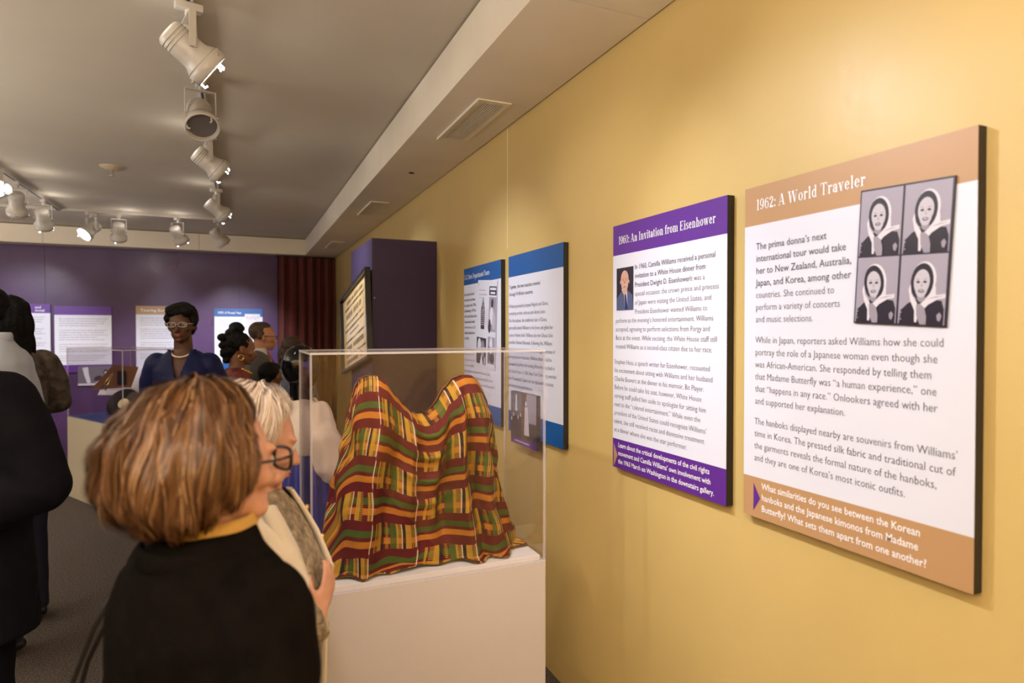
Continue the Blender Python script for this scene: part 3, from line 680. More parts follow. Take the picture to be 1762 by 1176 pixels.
# ------------------------------------------------------------------ near display case: pedestal, deck, clear cover
CX0, CX1, CY0, CY1, PZ = .193, .945, 1.90, 2.25, .832
t = thing('display_pedestal', 'white painted pedestal under the clear case with the striped cloth', 'pedestal', ((CX0+CX1)/2, (CY0+CY1)/2, 0))
hx, hy = (CX1-CX0)/2+.003, (CY1-CY0)/2+.003
bm = bmesh.new(); box(bm, -hx, hx, -hy, hy, 0, PZ-.004, bev=.0025); obj('pedestal_body', bm, M['ped'], t)
bm = bmesh.new(); box(bm, -hx+.014, hx-.014, -hy+.014, hy-.014, PZ-.004, PZ+.012, bev=.002); obj('deck_board', bm, M['deck'], t)
DZ = PZ+.012
def cover(x0, x1, y0, y1, z0, z1, loc, rz, lab, th=.006):
    t = thing('clear_display_cover', lab, 'display case', loc, rz)
    def pane(nm, d, thin):
        bm = bmesh.new(); box(bm, *d)
        bm.normal_update()
        for f in bm.faces: f.material_index = 0 if abs(f.normal[thin]) > .5 else 1
        obj(nm, bm, None, t, mats=[M['acrylic'], M['acrylic_edge']])
    g = .0004
    pane('front_pane', (x0, x1, y0, y0+th, z0, z1-th-g), 1); pane('back_pane', (x0, x1, y1-th, y1, z0, z1-th-g), 1)
    pane('side_pane', (x0, x0+th, y0+th+g, y1-th-g, z0, z1-th-g), 0); pane('side_pane', (x1-th, x1, y0+th+g, y1-th-g, z0, z1-th-g), 0)
    pane('top_pane', (x0, x1, y0, y1, z1-th, z1), 2)
    return t
cover(-hx, hx, -hy, hy, 0, 1.540-PZ+.003, ((CX0+CX1)/2, (CY0+CY1)/2, PZ-.003), 0, 'clear acrylic box cover over the maroon, yellow and green striped cloth', .0065)

# ------------------------------------------------------------------ woven cloth material (bands, blocks of warp lines)
def kente():
    m = bpy.data.materials.new('woven_striped_cloth'); m.use_nodes = True; nt = m.node_tree; b = nt.nodes['Principled BSDF']
    b.inputs['Roughness'].default_value = .7; b.inputs['Specular IOR Level'].default_value = .15
    N = nt.nodes.new; L = nt.links.new
    def math_(op, a, bb=None, cc=None):
        n = N('ShaderNodeMath'); n.operation = op
        for i, v in enumerate((a, bb, cc)):
            if v is None: continue
            if isinstance(v, (int, float)): n.inputs[i].default_value = v
            else: L(v, n.inputs[i])
        return n.outputs[0]
    def ramp(fac, stops):
        r = N('ShaderNodeValToRGB'); cr = r.color_ramp; cr.interpolation = 'CONSTANT'
        for i, (p, c) in enumerate(stops):
            e = cr.elements[i] if i < 2 else cr.elements.new(p)
            e.position = p; e.color = (*c, 1) if len(c) == 3 else c
        L(fac, r.inputs[0]); return r
    def mix(f, a, bb):
        x = N('ShaderNodeMix'); x.data_type = 'RGBA'
        for s, v in ((x.inputs[0], f), (x.inputs[6], a), (x.inputs[7], bb)):
            if isinstance(v, (int, float)): s.default_value = v
            elif isinstance(v, tuple): s.default_value = (*v, 1)
            else: L(v, s)
        return x.outputs[2]
    tc = N('ShaderNodeUVMap'); sep = N('ShaderNodeSeparateXYZ'); L(tc.outputs[0], sep.inputs[0])
    u, v = sep.outputs[0], sep.outputs[1]
    ma, ye, ye2, gr, bk, wh = (.115, .008, .013), (.47, .175, .020), (.50, .285, .030), (.062, .110, .018), (.018, .012, .016), (.80, .66, .50)
    P = .098
    vv = math_('FRACT', math_('DIVIDE', v, P)); row = math_('FLOOR', math_('DIVIDE', v, P))
    band = ramp(vv, [(0, ma), (.23, gr), (.43, ma), (.55, ye), (.75, ma)])
    U = .092
    uu = math_('FRACT', math_('DIVIDE', u, U)); cell = math_('FLOOR', math_('DIVIDE', u, U))
    chk = math_('MODULO', math_('ADD', cell, row), 2.0)
    chk = math_('GREATER_THAN', math_('ABSOLUTE', chk), .5)
    # a random value per cell picks one of three line groups
    wn = N('ShaderNodeTexWhiteNoise'); wn.noise_dimensions = '2D'; cb = N('ShaderNodeCombineXYZ'); L(cell, cb.inputs[0]); L(row, cb.inputs[1]); L(cb.outputs[0], wn.inputs[0])
    A = ramp(uu, [(0, wh), (.025, ma), (.09, ye2), (.17, ma), (.21, gr), (.27, bk), (.31, ye2), (.40, ma), (.46, wh), (.475, gr), (.56, ye2), (.66, bk), (.73, ye), (.80, ma), (.86, ye2), (.91, gr), (.965, wh)])
    Am = ramp(uu, [(0, (1,)*3), (.025, (0,)*3), (.09, (1,)*3), (.17, (0,)*3), (.27, (1,)*3), (.40, (0,)*3), (.46, (1,)*3), (.475, (0,)*3), (.56, (1,)*3), (.73, (0,)*3), (.86, (1,)*3), (.91, (0,)*3), (.965, (1,)*3)])
    B = ramp(uu, [(0, wh), (.02, gr), (.12, ye2), (.15, ma), (.22, ye2), (.30, bk), (.36, ye), (.50, gr), (.62, ye2), (.66, ma), (.72, wh), (.74, bk), (.80, ye2), (.90, ma), (.97, wh)])
    Bm = ramp(uu, [(0, (1,)*3), (.02, (0,)*3), (.12, (1,)*3), (.15, (0,)*3), (.22, (1,)*3), (.30, (1,)*3), (.36, (0,)*3), (.50, (1,)*3), (.66, (0,)*3), (.72, (1,)*3), (.90, (0,)*3), (.97, (1,)*3)])
    pick = math_('GREATER_THAN', wn.outputs[0], .5)
    lc = mix(pick, A.outputs[0], B.outputs[0]); lm = mix(pick, Am.outputs[0], Bm.outputs[0])
    # ticks: short weft dashes between the lines
    tick = math_('GREATER_THAN', math_('FRACT', math_('DIVIDE', v, .0052)), .5)
    zone = ramp(uu, [(0, (0,)*3), (.17, (1,)*3), (.27, (0,)*3), (.40, (1,)*3), (.46, (0,)*3), (.66, (1,)*3), (.73, (0,)*3), (.91, (1,)*3), (.965, (0,)*3)])
    tk = math_('MULTIPLY', tick, math_('MULTIPLY', zone.outputs[0], .8))
    inner = math_('MULTIPLY', math_('GREATER_THAN', vv, .06), math_('LESS_THAN', vv, .93))
    msk = math_('MULTIPLY', chk, inner)
    base = mix(math_('MULTIPLY', msk, math_('MULTIPLY', lm, .86)), band.outputs[0], lc)
    base = mix(math_('MULTIPLY', msk, tk), base, ye2)
    # thin pale line where two strips are sewn
    seam = math_('LESS_THAN', uu, .012)
    base = mix(math_('MULTIPLY', seam, .22), base, wh)
    nz = N('ShaderNodeTexNoise'); nz.inputs['Scale'].default_value = 45; L(tc.outputs[0], nz.inputs[0])
    dk = math_('MULTIPLY_ADD', nz.outputs[0], .5, .75)
    mm = N('ShaderNodeMix'); mm.data_type = 'RGBA'; mm.blend_type = 'MULTIPLY'; mm.inputs[0].default_value = 1; L(base, mm.inputs[6]); L(dk, mm.inputs[7])
    L(mm.outputs[2], b.inputs['Base Color'])
    wv = N('ShaderNodeTexWave'); wv.inputs['Scale'].default_value = 190; L(tc.outputs[0], wv.inputs[0])
    bp = N('ShaderNodeBump'); bp.inputs['Strength'].default_value = .15; bp.inputs['Distance'].default_value = .002; L(wv.outputs[0], bp.inputs['Height']); L(bp.outputs[0], b.inputs['Normal'])
    return m
M['kente'] = kente()

def lerp_tab(tab, x):
    if x <= tab[0][0]: return tab[0][1]
    for (a, va), (b, vb) in zip(tab, tab[1:]):
        if x <= b:
            k = (x-a)/(b-a); k = k*k*(3-2*k)*.5+k*.5
            return va+(vb-va)*k
    return tab[-1][1]
sm_ = lambda a, b, x: (lambda t: t*t*(3-2*t))(max(0, min(1, (x-a)/(b-a))))
def cloth():
    yc = 2.065
    # top ridge height along x (two rounded peaks and a sagging saddle), world metres
    def ztop(x):
        tab = [(.335, 1.395), (.345, 1.430), (.36, 1.450), (.385, 1.459), (.41, 1.457), (.435, 1.440), (.47, 1.395), (.50, 1.362), (.535, 1.330), (.56, 1.32), (.585, 1.325), (.61, 1.35), (.645, 1.41), (.675, 1.442), (.705, 1.452), (.735, 1.450), (.76, 1.433), (.778, 1.400)]
        return lerp_tab(tab, x)
    Lt = [(0, .337), (.10, .328), (.2, .320), (.4, .296), (.6, .272), (.75, .256), (.88, .245), (1.0, .242)]
    Rt = [(0, .778), (.08, .797), (.2, .812), (.35, .821), (.5, .829), (.7, .850), (.85, .874), (1.0, .884)]
    nth, nt_ = 360, 150; bm = bmesh.new(); uvl = bm.loops.layers.uv.new('UVMap'); rows_ = []; uvs = {}
    for j in range(nt_+1):
        T = j/nt_*1.12; t_ = min(T, 1.0); ex = min(1.0, max(0, T-1.0)/.12)
        xl, xr = lerp_tab(Lt, t_), lerp_tab(Rt, t_); xm, hw = (xl+xr)/2, (xr-xl)/2
        dep = .030+.070*min(1, t_/.22)**.5+.030*t_
        row = []
        for i in range(nth):
            th = 2*PI*i/nth           # 0 = right, PI/2 = front
            c, s = math.cos(th), math.sin(th)
            cx_ = math.copysign(abs(c)**.80, c)
            x = xm+hw*cx_
            yy = -dep*math.copysign(abs(s)**.75, s)
            xt = .5565+.2215*cx_
            zt = ztop(xt)
            z = zt+(DZ+.014-zt)*t_
            front = max(0, s)
            f = (xt-.335)/.443
            # the sheet between the peaks hangs back, its rolled lip sags
            sag = math.exp(-((f-.50)/.17)**2)
            yy += front*sag*(.060*math.exp(-t_/.16)-.022*math.exp(-((t_-.12)/.06)**2))
            # folds
            amp = front**.5*min(1, t_*3.0)
            fold = 0
            for (f0, f1, wd, am) in ((.06, .02, .05, -.022), (.19, .15, .075, .026), (.33, .26, .05, -.018), (.50, .47, .13, -.026), (.665, .60, .045, -.030), (.735, .70, .035, .020), (.80, .775, .030, -.022), (.875, .86, .05, .020), (.43, .40, .03, .010), (.955, .94, .025, -.016)):
                ff = f0+(f1-f0)*t_+.010*math.sin(t_*6+f0*20)
                fold += am*math.exp(-((f-ff)/(wd*(.75+.5*t_)))**2)
            for k in range(4):
                tk_ = .10+.16*k; sl = (f-.52)
                d = t_-tk_-.16*(.20-abs(sl))*(1 if abs(sl) < .2 else 0)-.05*sl
                fold += (.013-.002*k)*math.exp(-(d/.030)**2)*max(0, 1-(sl/.22)**2)
            nzv = noise.noise(Vector((f*5, t_*3, 3.1)))*.010+noise.noise(Vector((f*13, t_*7, 7.7)))*.003
            yy -= amp*(fold*1.75+nzv)*(1-.35*max(0, t_-.8)/.2)
            side = abs(c)**3*min(1, t_*4)
            x += math.copysign(1, c)*side*(.010*math.sin(t_*15+th*9)+noise.noise(Vector((th*3, t_*7, 1)))*.012)
            # crumpled edge lying on the deck
            bl = math.exp(-((t_-.93)/.05)**2)
            zz = z
            if t_ > .80 :
                q = (t_-.80)/.20
                yy -= s*.018*q*(.5+.8*math.sin(th*13+2*math.sin(th*5)))*max(front, .25)
                x += c*.012*q
                zz += .010*q*math.sin(th*17+1)*bl
            if ex > 0:
                corner = math.exp(-((th-PI*.90)/.16)**2)*.050+math.exp(-((th-.16)/.13)**2)*.068
                out = .017+.016*math.sin(th*7+1)+corner
                x += c*ex*out; yy -= (s*ex*(out*.45+.006)+ (corner*ex*.75 if th > PI*.5 and th < PI else 0)+(corner*ex*.2 if th < PI*.5 else 0))
                zz = DZ+.004+.020*(1-ex)**1.5*(.6+.5*math.sin(th*11+.7))+.010*ex*abs(math.sin(th*9+2))*front
            x = min(max(x, CX0+.010), CX1-.012); yw = min(max(yc+yy, CY0+.010), CY1-.012)
            row.append(bm.verts.new((x, yw, max(zz, DZ+.0015))))
            uf = 1-th/PI if th <= PI else 1+(2*PI-th)/PI; uf = (PI-th)/PI; lf = sm_(.22, .0, uf)*t_; uu_ = .56*uf+.006*math.sin(t_*4+f*5)+.004*noise.noise(Vector((f*6, t_*5, 2))); vv_ = T*.60+.004*noise.noise(Vector((f*4, t_*4, 9)))+.035*math.sin(f*PI)*t_*(1-t_)
            uvs[(j, i)] = (uu_+.10*lf+.013, vv_-.20*lf*1.0+.045)
        rows_.append(row)
    for j in range(nt_):
        for i in range(nth):
            k = (i+1) % nth
            f = bm.faces.new((rows_[j][i], rows_[j][k], rows_[j+1][k], rows_[j+1][i]))
            for lp, key in zip(f.loops, ((j, i), (j, k), (j+1, k), (j+1, i))): lp[uvl].uv = uvs[key]
    bmesh.ops.recalc_face_normals(bm, faces=bm.faces)
    # close the ridge
    bmesh.ops.edgeloop_fill if False else None
    top = [rows_[0][i] for i in range(nth)]
    for i in range(1, nth//2):
        a, b2, c2, d2 = top[i], top[(i+1)], top[nth-i-1], top[nth-i]
        if i+1 <= nth//2-0 and len({a, b2, c2, d2}) == 4:
            f = bm.faces.new((a, b2, c2, d2))
            for lp, key in zip(f.loops, ((0, i), (0, i+1), (0, nth-i-1), (0, nth-i))): lp[uvl].uv = uvs[key]
    o = obj('striped_cloth', bm, M['kente'], None, True)
    tag(o, 'maroon, yellow and green striped woven cloth draped in two peaks inside the clear case', 'cloth')
    md = o.modifiers.new('thickness', 'SOLIDIFY'); md.thickness = .0018; md.offset = -1
cloth()

# ------------------------------------------------------------------ far display case
fa = math.radians(-60.3)
t = thing('display_pedestal', 'cream pedestal with a blue top at the back left, turned sideways', 'pedestal', (-1.53, 7.36, 0), fa)
bm = bmesh.new(); box(bm, 0, 1.25, 0, .58, 0, .775, bev=.003); obj('pedestal_body', bm, M['ped_far'], t)
bm = bmesh.new(); box(bm, .015, 1.235, .015, .565, .775, .783); obj('blue_cloth_top', bm, M['blue_deck'], t)
cover(.0, 1.25, .0, .58, 0, .665, (-1.53, 7.36, .783), fa, 'clear acrylic cover on the cream pedestal at the back left', .010)
Fm = Matrix.Translation((-1.53, 7.36, .783)) @ Matrix.Rotation(fa, 4, 'Z')
def fpos(a, b, z=0): return Fm @ Vector((a, b, z))
t = thing('display_riser', 'small clear acrylic riser in the far case', 'riser', fpos(.30, .30, 0), fa)
bm = bmesh.new(); box(bm, -.16, .16, -.13, .13, .255, .262); box(bm, -.16, -.154, -.13, .13, 0, .255); box(bm, .154, .16, -.13, .13, 0, .255); obj('riser_shell', bm, M['acrylic'], t)
t = thing('record_sleeve', 'brown card sleeve leaning on the riser in the far case', 'sleeve', fpos(.30, .33, .262), (0, 0, math.radians(18)))
bm = bmesh.new(); vs = [(-.22, 0, 0), (.12, 0, 0), (.20, .07, .20), (-.02, .07, .23)]
q = [bm.verts.new(p) for p in vs]+[bm.verts.new((p[0], p[1]+.006, p[2])) for p in vs]
for f in ((0, 1, 2, 3), (7, 6, 5, 4), (0, 4, 5, 1), (1, 5, 6, 2), (2, 6, 7, 3), (3, 7, 4, 0)): bm.faces.new([q[i] for i in f])
obj('card', bm, M['folder'], t)
bm = bmesh.new(); box(bm, .00, .075, -.004, .0, .03, .17); obj('dark_print', bm, M['g2'], t)
t = thing('plate_easel', 'small brass easel holding the vinyl record in the far case', 'easel', fpos(.42, .20, .262), fa)
for s in (-1, 1):
    bm = bmesh.new(); tube(bm, [(s*.05, -.04, .0), (s*.035, .0, .08), (s*.01, .05, .16)], .005, 6); obj('leg', bm, M['brass'], t, True)
bm = bmesh.new(); tube(bm, [(-.045, -.02, .05), (.045, -.02, .05)], .004, 6); obj('crossbar', bm, M['brass'], t, True)
t = thing('vinyl_record', 'black vinyl record with a cream label tilted up in the far case', 'record', fpos(.72, .22, .1475), (math.radians(62), 0, math.radians(-20)))
bm = bmesh.new(); lathe(bm, [(.148, -.0015), (.150, 0), (.148, .0015), (.055, .0012)], 48); obj('disc', bm, M['vinyl'], t, True)
bm = bmesh.new(); lathe(bm, [(.050, .0012), (.050, .0024)], 32); obj('paper_label', bm, M['label_paper'], t)
t = thing('record_stand', 'low dark stand under the vinyl record in the far case', 'stand', fpos(.72, .22, 0), fa)
bm = bmesh.new(); tube(bm, [(-.06, .05, .006), (-.03, 0, .02), (-.06, -.05, .006)], .006, 6); tube(bm, [(.06, .05, .006), (.03, 0, .02), (.06, -.05, .006)], .006, 6); tube(bm, [(-.03, 0, .02), (.03, 0, .02)], .006, 6); obj('bent_rod', bm, M['brass'], t, True)
# photograph card on the wall behind the far case
t = thing('wall_photo', 'small black and white photo card on the purple wall behind the far case', 'photo', (-1.90, FY-.032, 1.155), 0)
bm = bmesh.new(); box(bm, 0, .42, .001, .032, -.25, 0); obj('block', bm, M['p_edge'], t)
bm = bmesh.new(); y = 0; shape(bm, [(0, 0), (0, .25), (.42, .25), (.42, 0)], 0, y)
shape(bm, [(.05, .02), (.11, .01), (.12, .10), (.14, .22), (.10, .22), (.07, .12)], 1, y-.0003); oval(bm, .22, .16, .05, .03, 2, y-.0003, -.5); oval(bm, .31, .08, .03, .035, 2, y-.0004); oval(bm, .31, .09, .015, .02, 1, y-.0006)
shape(bm, [(.19, .22), (.29, .14), (.38, .12), (.40, .16), (.30, .18), (.21, .25)], 1, y-.0005); shape(bm, [(0, .225), (0, .25), (.42, .25), (.42, .225)], 1, y-.0006)
obj('print', bm, None, t, mats=[M['g5'], M['g3'], M['g2']])
# second, blue-white card and slanted tan board behind the woman in blue
t = thing('slanted_board', 'slanted tan label board behind the left arm of the woman in blue', 'board', (-1.28, 8.6, 0), math.radians(-20))
bm = bmesh.new(); box(bm, -.02, .02, -.02, .02, .02, .92); box(bm, -.15, .15, -.12, .12, 0, .02, bev=.004); obj('stand', bm, M['dark'], t)
bm = bmesh.new(); q = [bm.verts.new(p) for p in ((-.14, -.18, .88), (.42, -.18, .88), (.42, .08, 1.16), (-.14, .08, 1.16))]+[bm.verts.new(p) for p in ((-.14, -.165, .87), (.42, -.165, .87), (.42, .095, 1.15), (-.14, .095, 1.15))]
for f in ((0, 1, 2, 3), (7, 6, 5, 4), (0, 4, 5, 1), (1, 5, 6, 2), (2, 6, 7, 3), (3, 7, 4, 0)): bm.faces.new([q[i] for i in f])
obj('board_face', bm, M['ped'], t)

# ------------------------------------------------------------------ people
class Sculpt:
    """closed pieces that are fused into one continuous skin"""
    def __init__(s): s.bm = bmesh.new()
    def ell(s, c, r, mtx=None, rot=None, sub=3):
        m = (mtx or Matrix()) @ Matrix.Translation(Vector(c)) @ (rot or Matrix()) @ Matrix.Diagonal((*r, 1))
        bmesh.ops.create_icosphere(s.bm, subdivisions=sub, radius=1, matrix=m)
    def limb(s, pts, rs, mtx=None, n=16, round_=True, flat=(1, 1)):
        m = mtx or Matrix(); P = [m @ Vector(p) for p in pts]; k = m.to_scale()[0]
        tube(s.bm, P, [r*k for r in rs], n)
        if round_:
            for p, r in zip(P, rs): bmesh.ops.create_icosphere(s.bm, subdivisions=2, radius=r*k*.995, matrix=Matrix.Translation(p))
    def loft(s, secs, mtx=None, n=28):
        """secs: (x, y, z, rx, ry)"""
        m = mtx or Matrix(); rings = []
        for x, y, z, rx, ry in secs:
            rings.append([s.bm.verts.new(m @ Vector((x+rx*math.copysign(abs(math.cos(a))**.85, math.cos(a)), y+ry*math.copysign(abs(math.sin(a))**.85, math.sin(a)), z))) for a in [2*PI*k/n for k in range(n)]])
        for a, b in zip(rings, rings[1:]):
            for k in range(n): s.bm.faces.new((a[k], a[(k+1) % n], b[(k+1) % n], b[k]))
        s.bm.faces.new(rings[0][::-1]); s.bm.faces.new(rings[-1])
    def build(s, name, m, parent, voxel=.008, smooth=3, nz=(), cut=None, mats=None):
        me = bpy.data.meshes.new('tmp'); bmesh.ops.recalc_face_normals(s.bm, faces=s.bm.faces); s.bm.to_mesh(me); s.bm.free()
        o = bpy.data.objects.new('tmp', me); C.objects.link(o)
        r = o.modifiers.new('r', 'REMESH'); r.mode = 'VOXEL'; r.voxel_size = voxel; r.use_smooth_shade = True
        if smooth: k = o.modifiers.new('s', 'SMOOTH'); k.factor = .5; k.iterations = smooth
        dg = bpy.context.evaluated_depsgraph_get(); dg.update()
        out = bpy.data.meshes.new_from_object(o.evaluated_get(dg)); out.name = name
        bpy.data.objects.remove(o); bpy.data.meshes.remove(me)
        if nz:
            nn = [v.normal.copy() for v in out.vertices]
            for v, n_ in zip(out.vertices, nn):
                d = 0
                for amp, sc_, off in nz:
                    if isinstance(sc_, tuple): q = Vector((v.co.x*sc_[0], v.co.y*sc_[1], v.co.z*sc_[2]+off))
                    else: q = v.co*sc_+Vector((off, off, off))
                    d += amp*noise.noise(q)
                v.co = v.co+n_*d
        if cut:
            b = bmesh.new(); b.from_mesh(out)
            bmesh.ops.delete(b, geom=[v for v in b.verts if cut(v.co)], context='VERTS'); b.to_mesh(out); b.free()
        for k in (mats or [m]): out.materials.append(k)
        for p in out.polygons: p.use_smooth = True
        return put(bpy.data.objects.new(name, out), parent)

def head_parts(S, Mh, female=True, age=0):
    e = lambda c, r, rot=None: S.ell(c, r, Mh, rot, 3)
    e((0, -.014, .030), (.074, .094, .083)); e((0, .018, .002), (.067, .074, .088)); e((0, .030, -.060), (.053, .054, .046))
    e((0, .074, -.096), (.021, .017, .015)); e((0, .052, -.088), (.036, .034, .022))
    S.limb([(0, .086, .010), (0, .098, -.014), (0, .110, -.034)], [.0075, .009, .0115], Mh, 10); e((0, .100, -.037), (.017, .012, .009))
    for q in (-1, 1):
        e((q*.030, .078, .020), (.024, .013, .0075)); e((q*.040, .062, -.024), (.024, .022, .020)); e((q*.020, .078, -.055), (.016, .012, .020))
        e((q*.0765, -.004, -.010), (.007, .018, .030), Matrix.Rotation(q*.25, 4, 'Z')); e((q*.0735, .002, -.034), (.006, .008, .009))
        e((q*.031, .076, -.001), (.0155, .0125, .0105))
        if age: e((q*.036, .058, -.072), (.020, .024, .020))
    e((0, .092, -.060), (.021, .0085, .0055)); e((0, .090, -.071), (.018, .0085, .0062))
def face_bits(Mh, parent, s=1, lip=None):
    for q in (-1, 1):
        bm = bmesh.new(); bmesh.ops.create_icosphere(bm, subdivisions=3, radius=.0118*s, matrix=Matrix.Translation(Mh @ Vector((q*.031, .0795, -.001))))
        c = Mh @ Vector((q*.031, .0925, -.001)); bm.normal_update()
        for f in bm.faces:
            if (f.calc_center_median()-c).length < .0062*s: f.material_index = 1
        obj('eye', bm, None, parent, True, mats=[M['eye'], M['iris']])
    bm = bmesh.new()
    for z, r in ((-.0605, (.0185, .006, .0036)), (-.0700, (.016, .0065, .0042))):
        bmesh.ops.create_icosphere(bm, subdivisions=3, radius=1, matrix=Mh @ Matrix.Translation((0, .0955, z)) @ Matrix.Diagonal((*r, 1)))
    obj('lips', bm, lip or M['lip'], parent, True)
def hand_parts(S, wr, d, nrm, side, curl=.5, k=1.0):
    """wr wrist, d finger direction, nrm palm normal (palm faces it), side +-1 : thumb side along side*(d x nrm)"""
    d = Vector(d).normalized(); nrm = Vector(nrm); nrm = (nrm-d*nrm.dot(d)).normalized(); u = d.cross(nrm)*side; wr = Vector(wr)
    rot = Matrix((( u.x, d.x, nrm.x), (u.y, d.y, nrm.y), (u.z, d.z, nrm.z))).to_4x4()
    S.ell(wr+d*.045*k, (.040*k, .048*k, .014*k), None, rot)
    S.limb([wr-d*.02*k, wr+d*.03*k], [.024*k, .022*k], None, 12)
    for i, (off, L) in enumerate(((.028, .068), (.010, .078), (-.009, .073), (-.027, .057))):
        p = wr+d*(.082-.004*abs(i-1))*k+u*off*k; a = .15; pts = [wr+d*.05*k+u*off*.8*k, p]; ang = curl*.5
        for f in (.45, .32, .23):
            dd = d*math.cos(ang)+nrm*math.sin(ang)+u*(off*1.2); dd.normalize(); p = p+dd*L*f*k; pts.append(p); ang += curl*.75
        S.limb(pts, [.0095*k, .0088*k, .008*k, .0074*k, .0062*k], None, 10)
    b = wr+u*.026*k+d*.022*k
    t1 = b+(u*.75+d*.7+nrm*.3).normalized()*.034*k; t2 = t1+(u*.35+d*.85+nrm*.4).normalized()*.028*k; t3 = t2+(u*.1+d*.9+nrm*.45).normalized()*.022*k
    S.limb([b, t1, t2, t3], [.014*k, .011*k, .0095*k, .0072*k], None, 10)

def person(label, loc, heading, H, skin_m, female=True, head_yaw=0, head_pitch=0, hs=1.0, arms=None, voxel=.008, head_off=(0, 0), age=0, lean=0, curl=.5, hands=(True, True)):
    """returns a dict of frames; local facing +Y. heading in degrees, world"""
    root = thing('person', label, 'person', (loc[0], loc[1], 0), math.radians(heading-90))
    s = H/1.70; B = Matrix.Scale(s, 4)
    Mh = Matrix.Translation((head_off[0], .035*s+head_off[1], H-.117*hs)) @ Matrix.Rotation(math.radians(head_yaw), 4, 'Z') @ Matrix.Rotation(math.radians(-head_pitch), 4, 'X') @ Matrix.Scale(hs, 4)
    sw = .165 if female else .185
    A = {-1: [(-sw, 0, 1.375), (-sw-.045, -.03, 1.10), (-sw-.02, .06, .87)], 1: [(sw, 0, 1.375), (sw+.045, -.03, 1.10), (sw+.02, .06, .87)]}
    hd = {-1: ((0, .1, -1), (1, .2, 0)), 1: ((0, .1, -1), (-1, .2, 0))}
    for k, v in (arms or {}).items():
        A[k] = v[0]; hd[k] = v[1]
    S = Sculpt(); head_parts(S, Mh, female, age)
    nb = Mh @ Vector((0, -.022, -.055)); S.limb([nb, Vector((0, .0, 1.40))*s], [.050*hs, .056*s])
    if female:
        S.loft([(0, 0, .86, .13, .095), (0, -.005, .92, .160, .112), (0, 0, 1.06, .118, .088), (0, .01, 1.20, .132, .105), (0, .005, 1.32, .140, .095), (0, 0, 1.39, .11, .072), (0, 0, 1.43, .055, .055)], B)
    else:
        S.loft([(0, 0, .86, .14, .10), (0, 0, .94, .155, .108), (0, .005, 1.08, .148, .105), (0, .005, 1.24, .160, .112), (0, 0, 1.34, .160, .10), (0, 0, 1.41, .12, .075), (0, 0, 1.45, .06, .06)], B)
    for q in (-1, 1):
        A0 = Vector(A[q][0])+Vector((-q*.030, 0, -.034)); S.limb([A0, A[q][1], A[q][2]], [.042, .034, .025] if female else [.048, .040, .029], B)
        if hands[0 if q < 0 else 1]:
            w_ = B @ Vector(A[q][2]); hand_parts(S, w_, hd[q][0], hd[q][1], q, curl, s*(.90 if female else 1.03))
        S.limb([(q*.085, 0, .90), (q*.09, .012, .48), (q*.095, -.02, .09)], [.080, .052, .036], B)
        S.ell((q*.10, .045, .045), (.040, .115, .040), B)
    body = S.build('body', skin_m, root, voxel, 3)
    face_bits(Mh, root, hs)
    for q in (-1, 1):
        bm = bmesh.new(); bmesh.ops.create_uvsphere(bm, u_segments=20, v_segments=12, radius=1, matrix=B @ Matrix.Translation((q*.10, .050, .048)) @ Matrix.Diagonal((.048, .135, .048, 1)))
        for v in bm.verts: v.co.z = max(v.co.z, .002)
        obj('shoe', bm, M['leather'], root, True)
    return dict(root=root, B=B, Mh=Mh, A=A, s=s, voxel=voxel)
M['leather'] = mat('black_leather', (.015, .013, .012), .35)

def top(P, name, m, secs, sl=(.066, .052, .041), sleeve=True, cut=None, nz=((.007, 7, 1), (.003, 20, 4)), vox=None, short=None, extra=None, smooth=3):
    S = Sculpt(); S.loft(secs, P['B'])
    if sleeve:
        for q in (-1, 1):
            a, b, c = [Vector(v) for v in P['A'][q]]
            a2 = a+Vector((-q*.022, 0, -.028))
            if short: c = b+(c-b)*short
            tube(S.bm, [P['B'] @ v for v in (a2, a+(b-a)*.5, b)], [sl[0]*P['s'], (sl[0]+sl[1])/2*P['s'], sl[1]*P['s']], 18)
            tube(S.bm, [P['B'] @ v for v in (b, b+(c-b)*.5, c)], [sl[1]*P['s'], (sl[1]+sl[2])/2*P['s'], sl[2]*P['s']], 18)
            S.ell(a2, (sl[0]*.96,)*3, P['B']); S.ell(b, (sl[1]*1.0,)*3, P['B'])
    if extra: extra(S)
    return S.build(name, m, P['root'], vox or P['voxel'], smooth, nz, cut)
def trousers(P, m, r=(.098, .072, .058)):
    S = Sculpt(); S.loft([(0, 0, .80, .155, .115), (0, 0, .90, .165, .12), (0, 0, 1.0, .16, .118)], P['B'])
    for q in (-1, 1): tube(S.bm, [P['B'] @ Vector(v) for v in ((q*.085, 0, .92), (q*.09, .012, .50), (q*.095, -.012, .055))], [r_*P['s'] for r_ in r], 20)
    return S.build('trousers', m, P['root'], .012, 2, ((.005, 9, 3),))
def skirt(P, m, z0=.42, r0=.22):
    S = Sculpt(); S.loft([(0, 0, z0, r0, r0*.8), (0, 0, .75, .19, .145), (0, 0, .92, .178, .132), (0, 0, 1.02, .15, .12)], P['B'])
    return S.build('skirt', m, P['root'], .012, 2, ((.008, (14, 14, 1), 3),))
FS = [(0, 0, .76, .185, .135), (0, -.005, .92, .182, .132), (0, 0, 1.07, .148, .115), (0, .014, 1.20, .162, .138), (0, .006, 1.31, .172, .120), (0, 0, 1.385, .140, .092), (0, -.002, 1.43, .078, .070)]
MS = [(0, 0, .74, .190, .138), (0, 0, .92, .186, .134), (0, .005, 1.08, .178, .132), (0, .006, 1.24, .188, .138), (0, 0, 1.35, .190, .122), (0, 0, 1.42, .145, .095), (0, -.002, 1.465, .078, .074)]

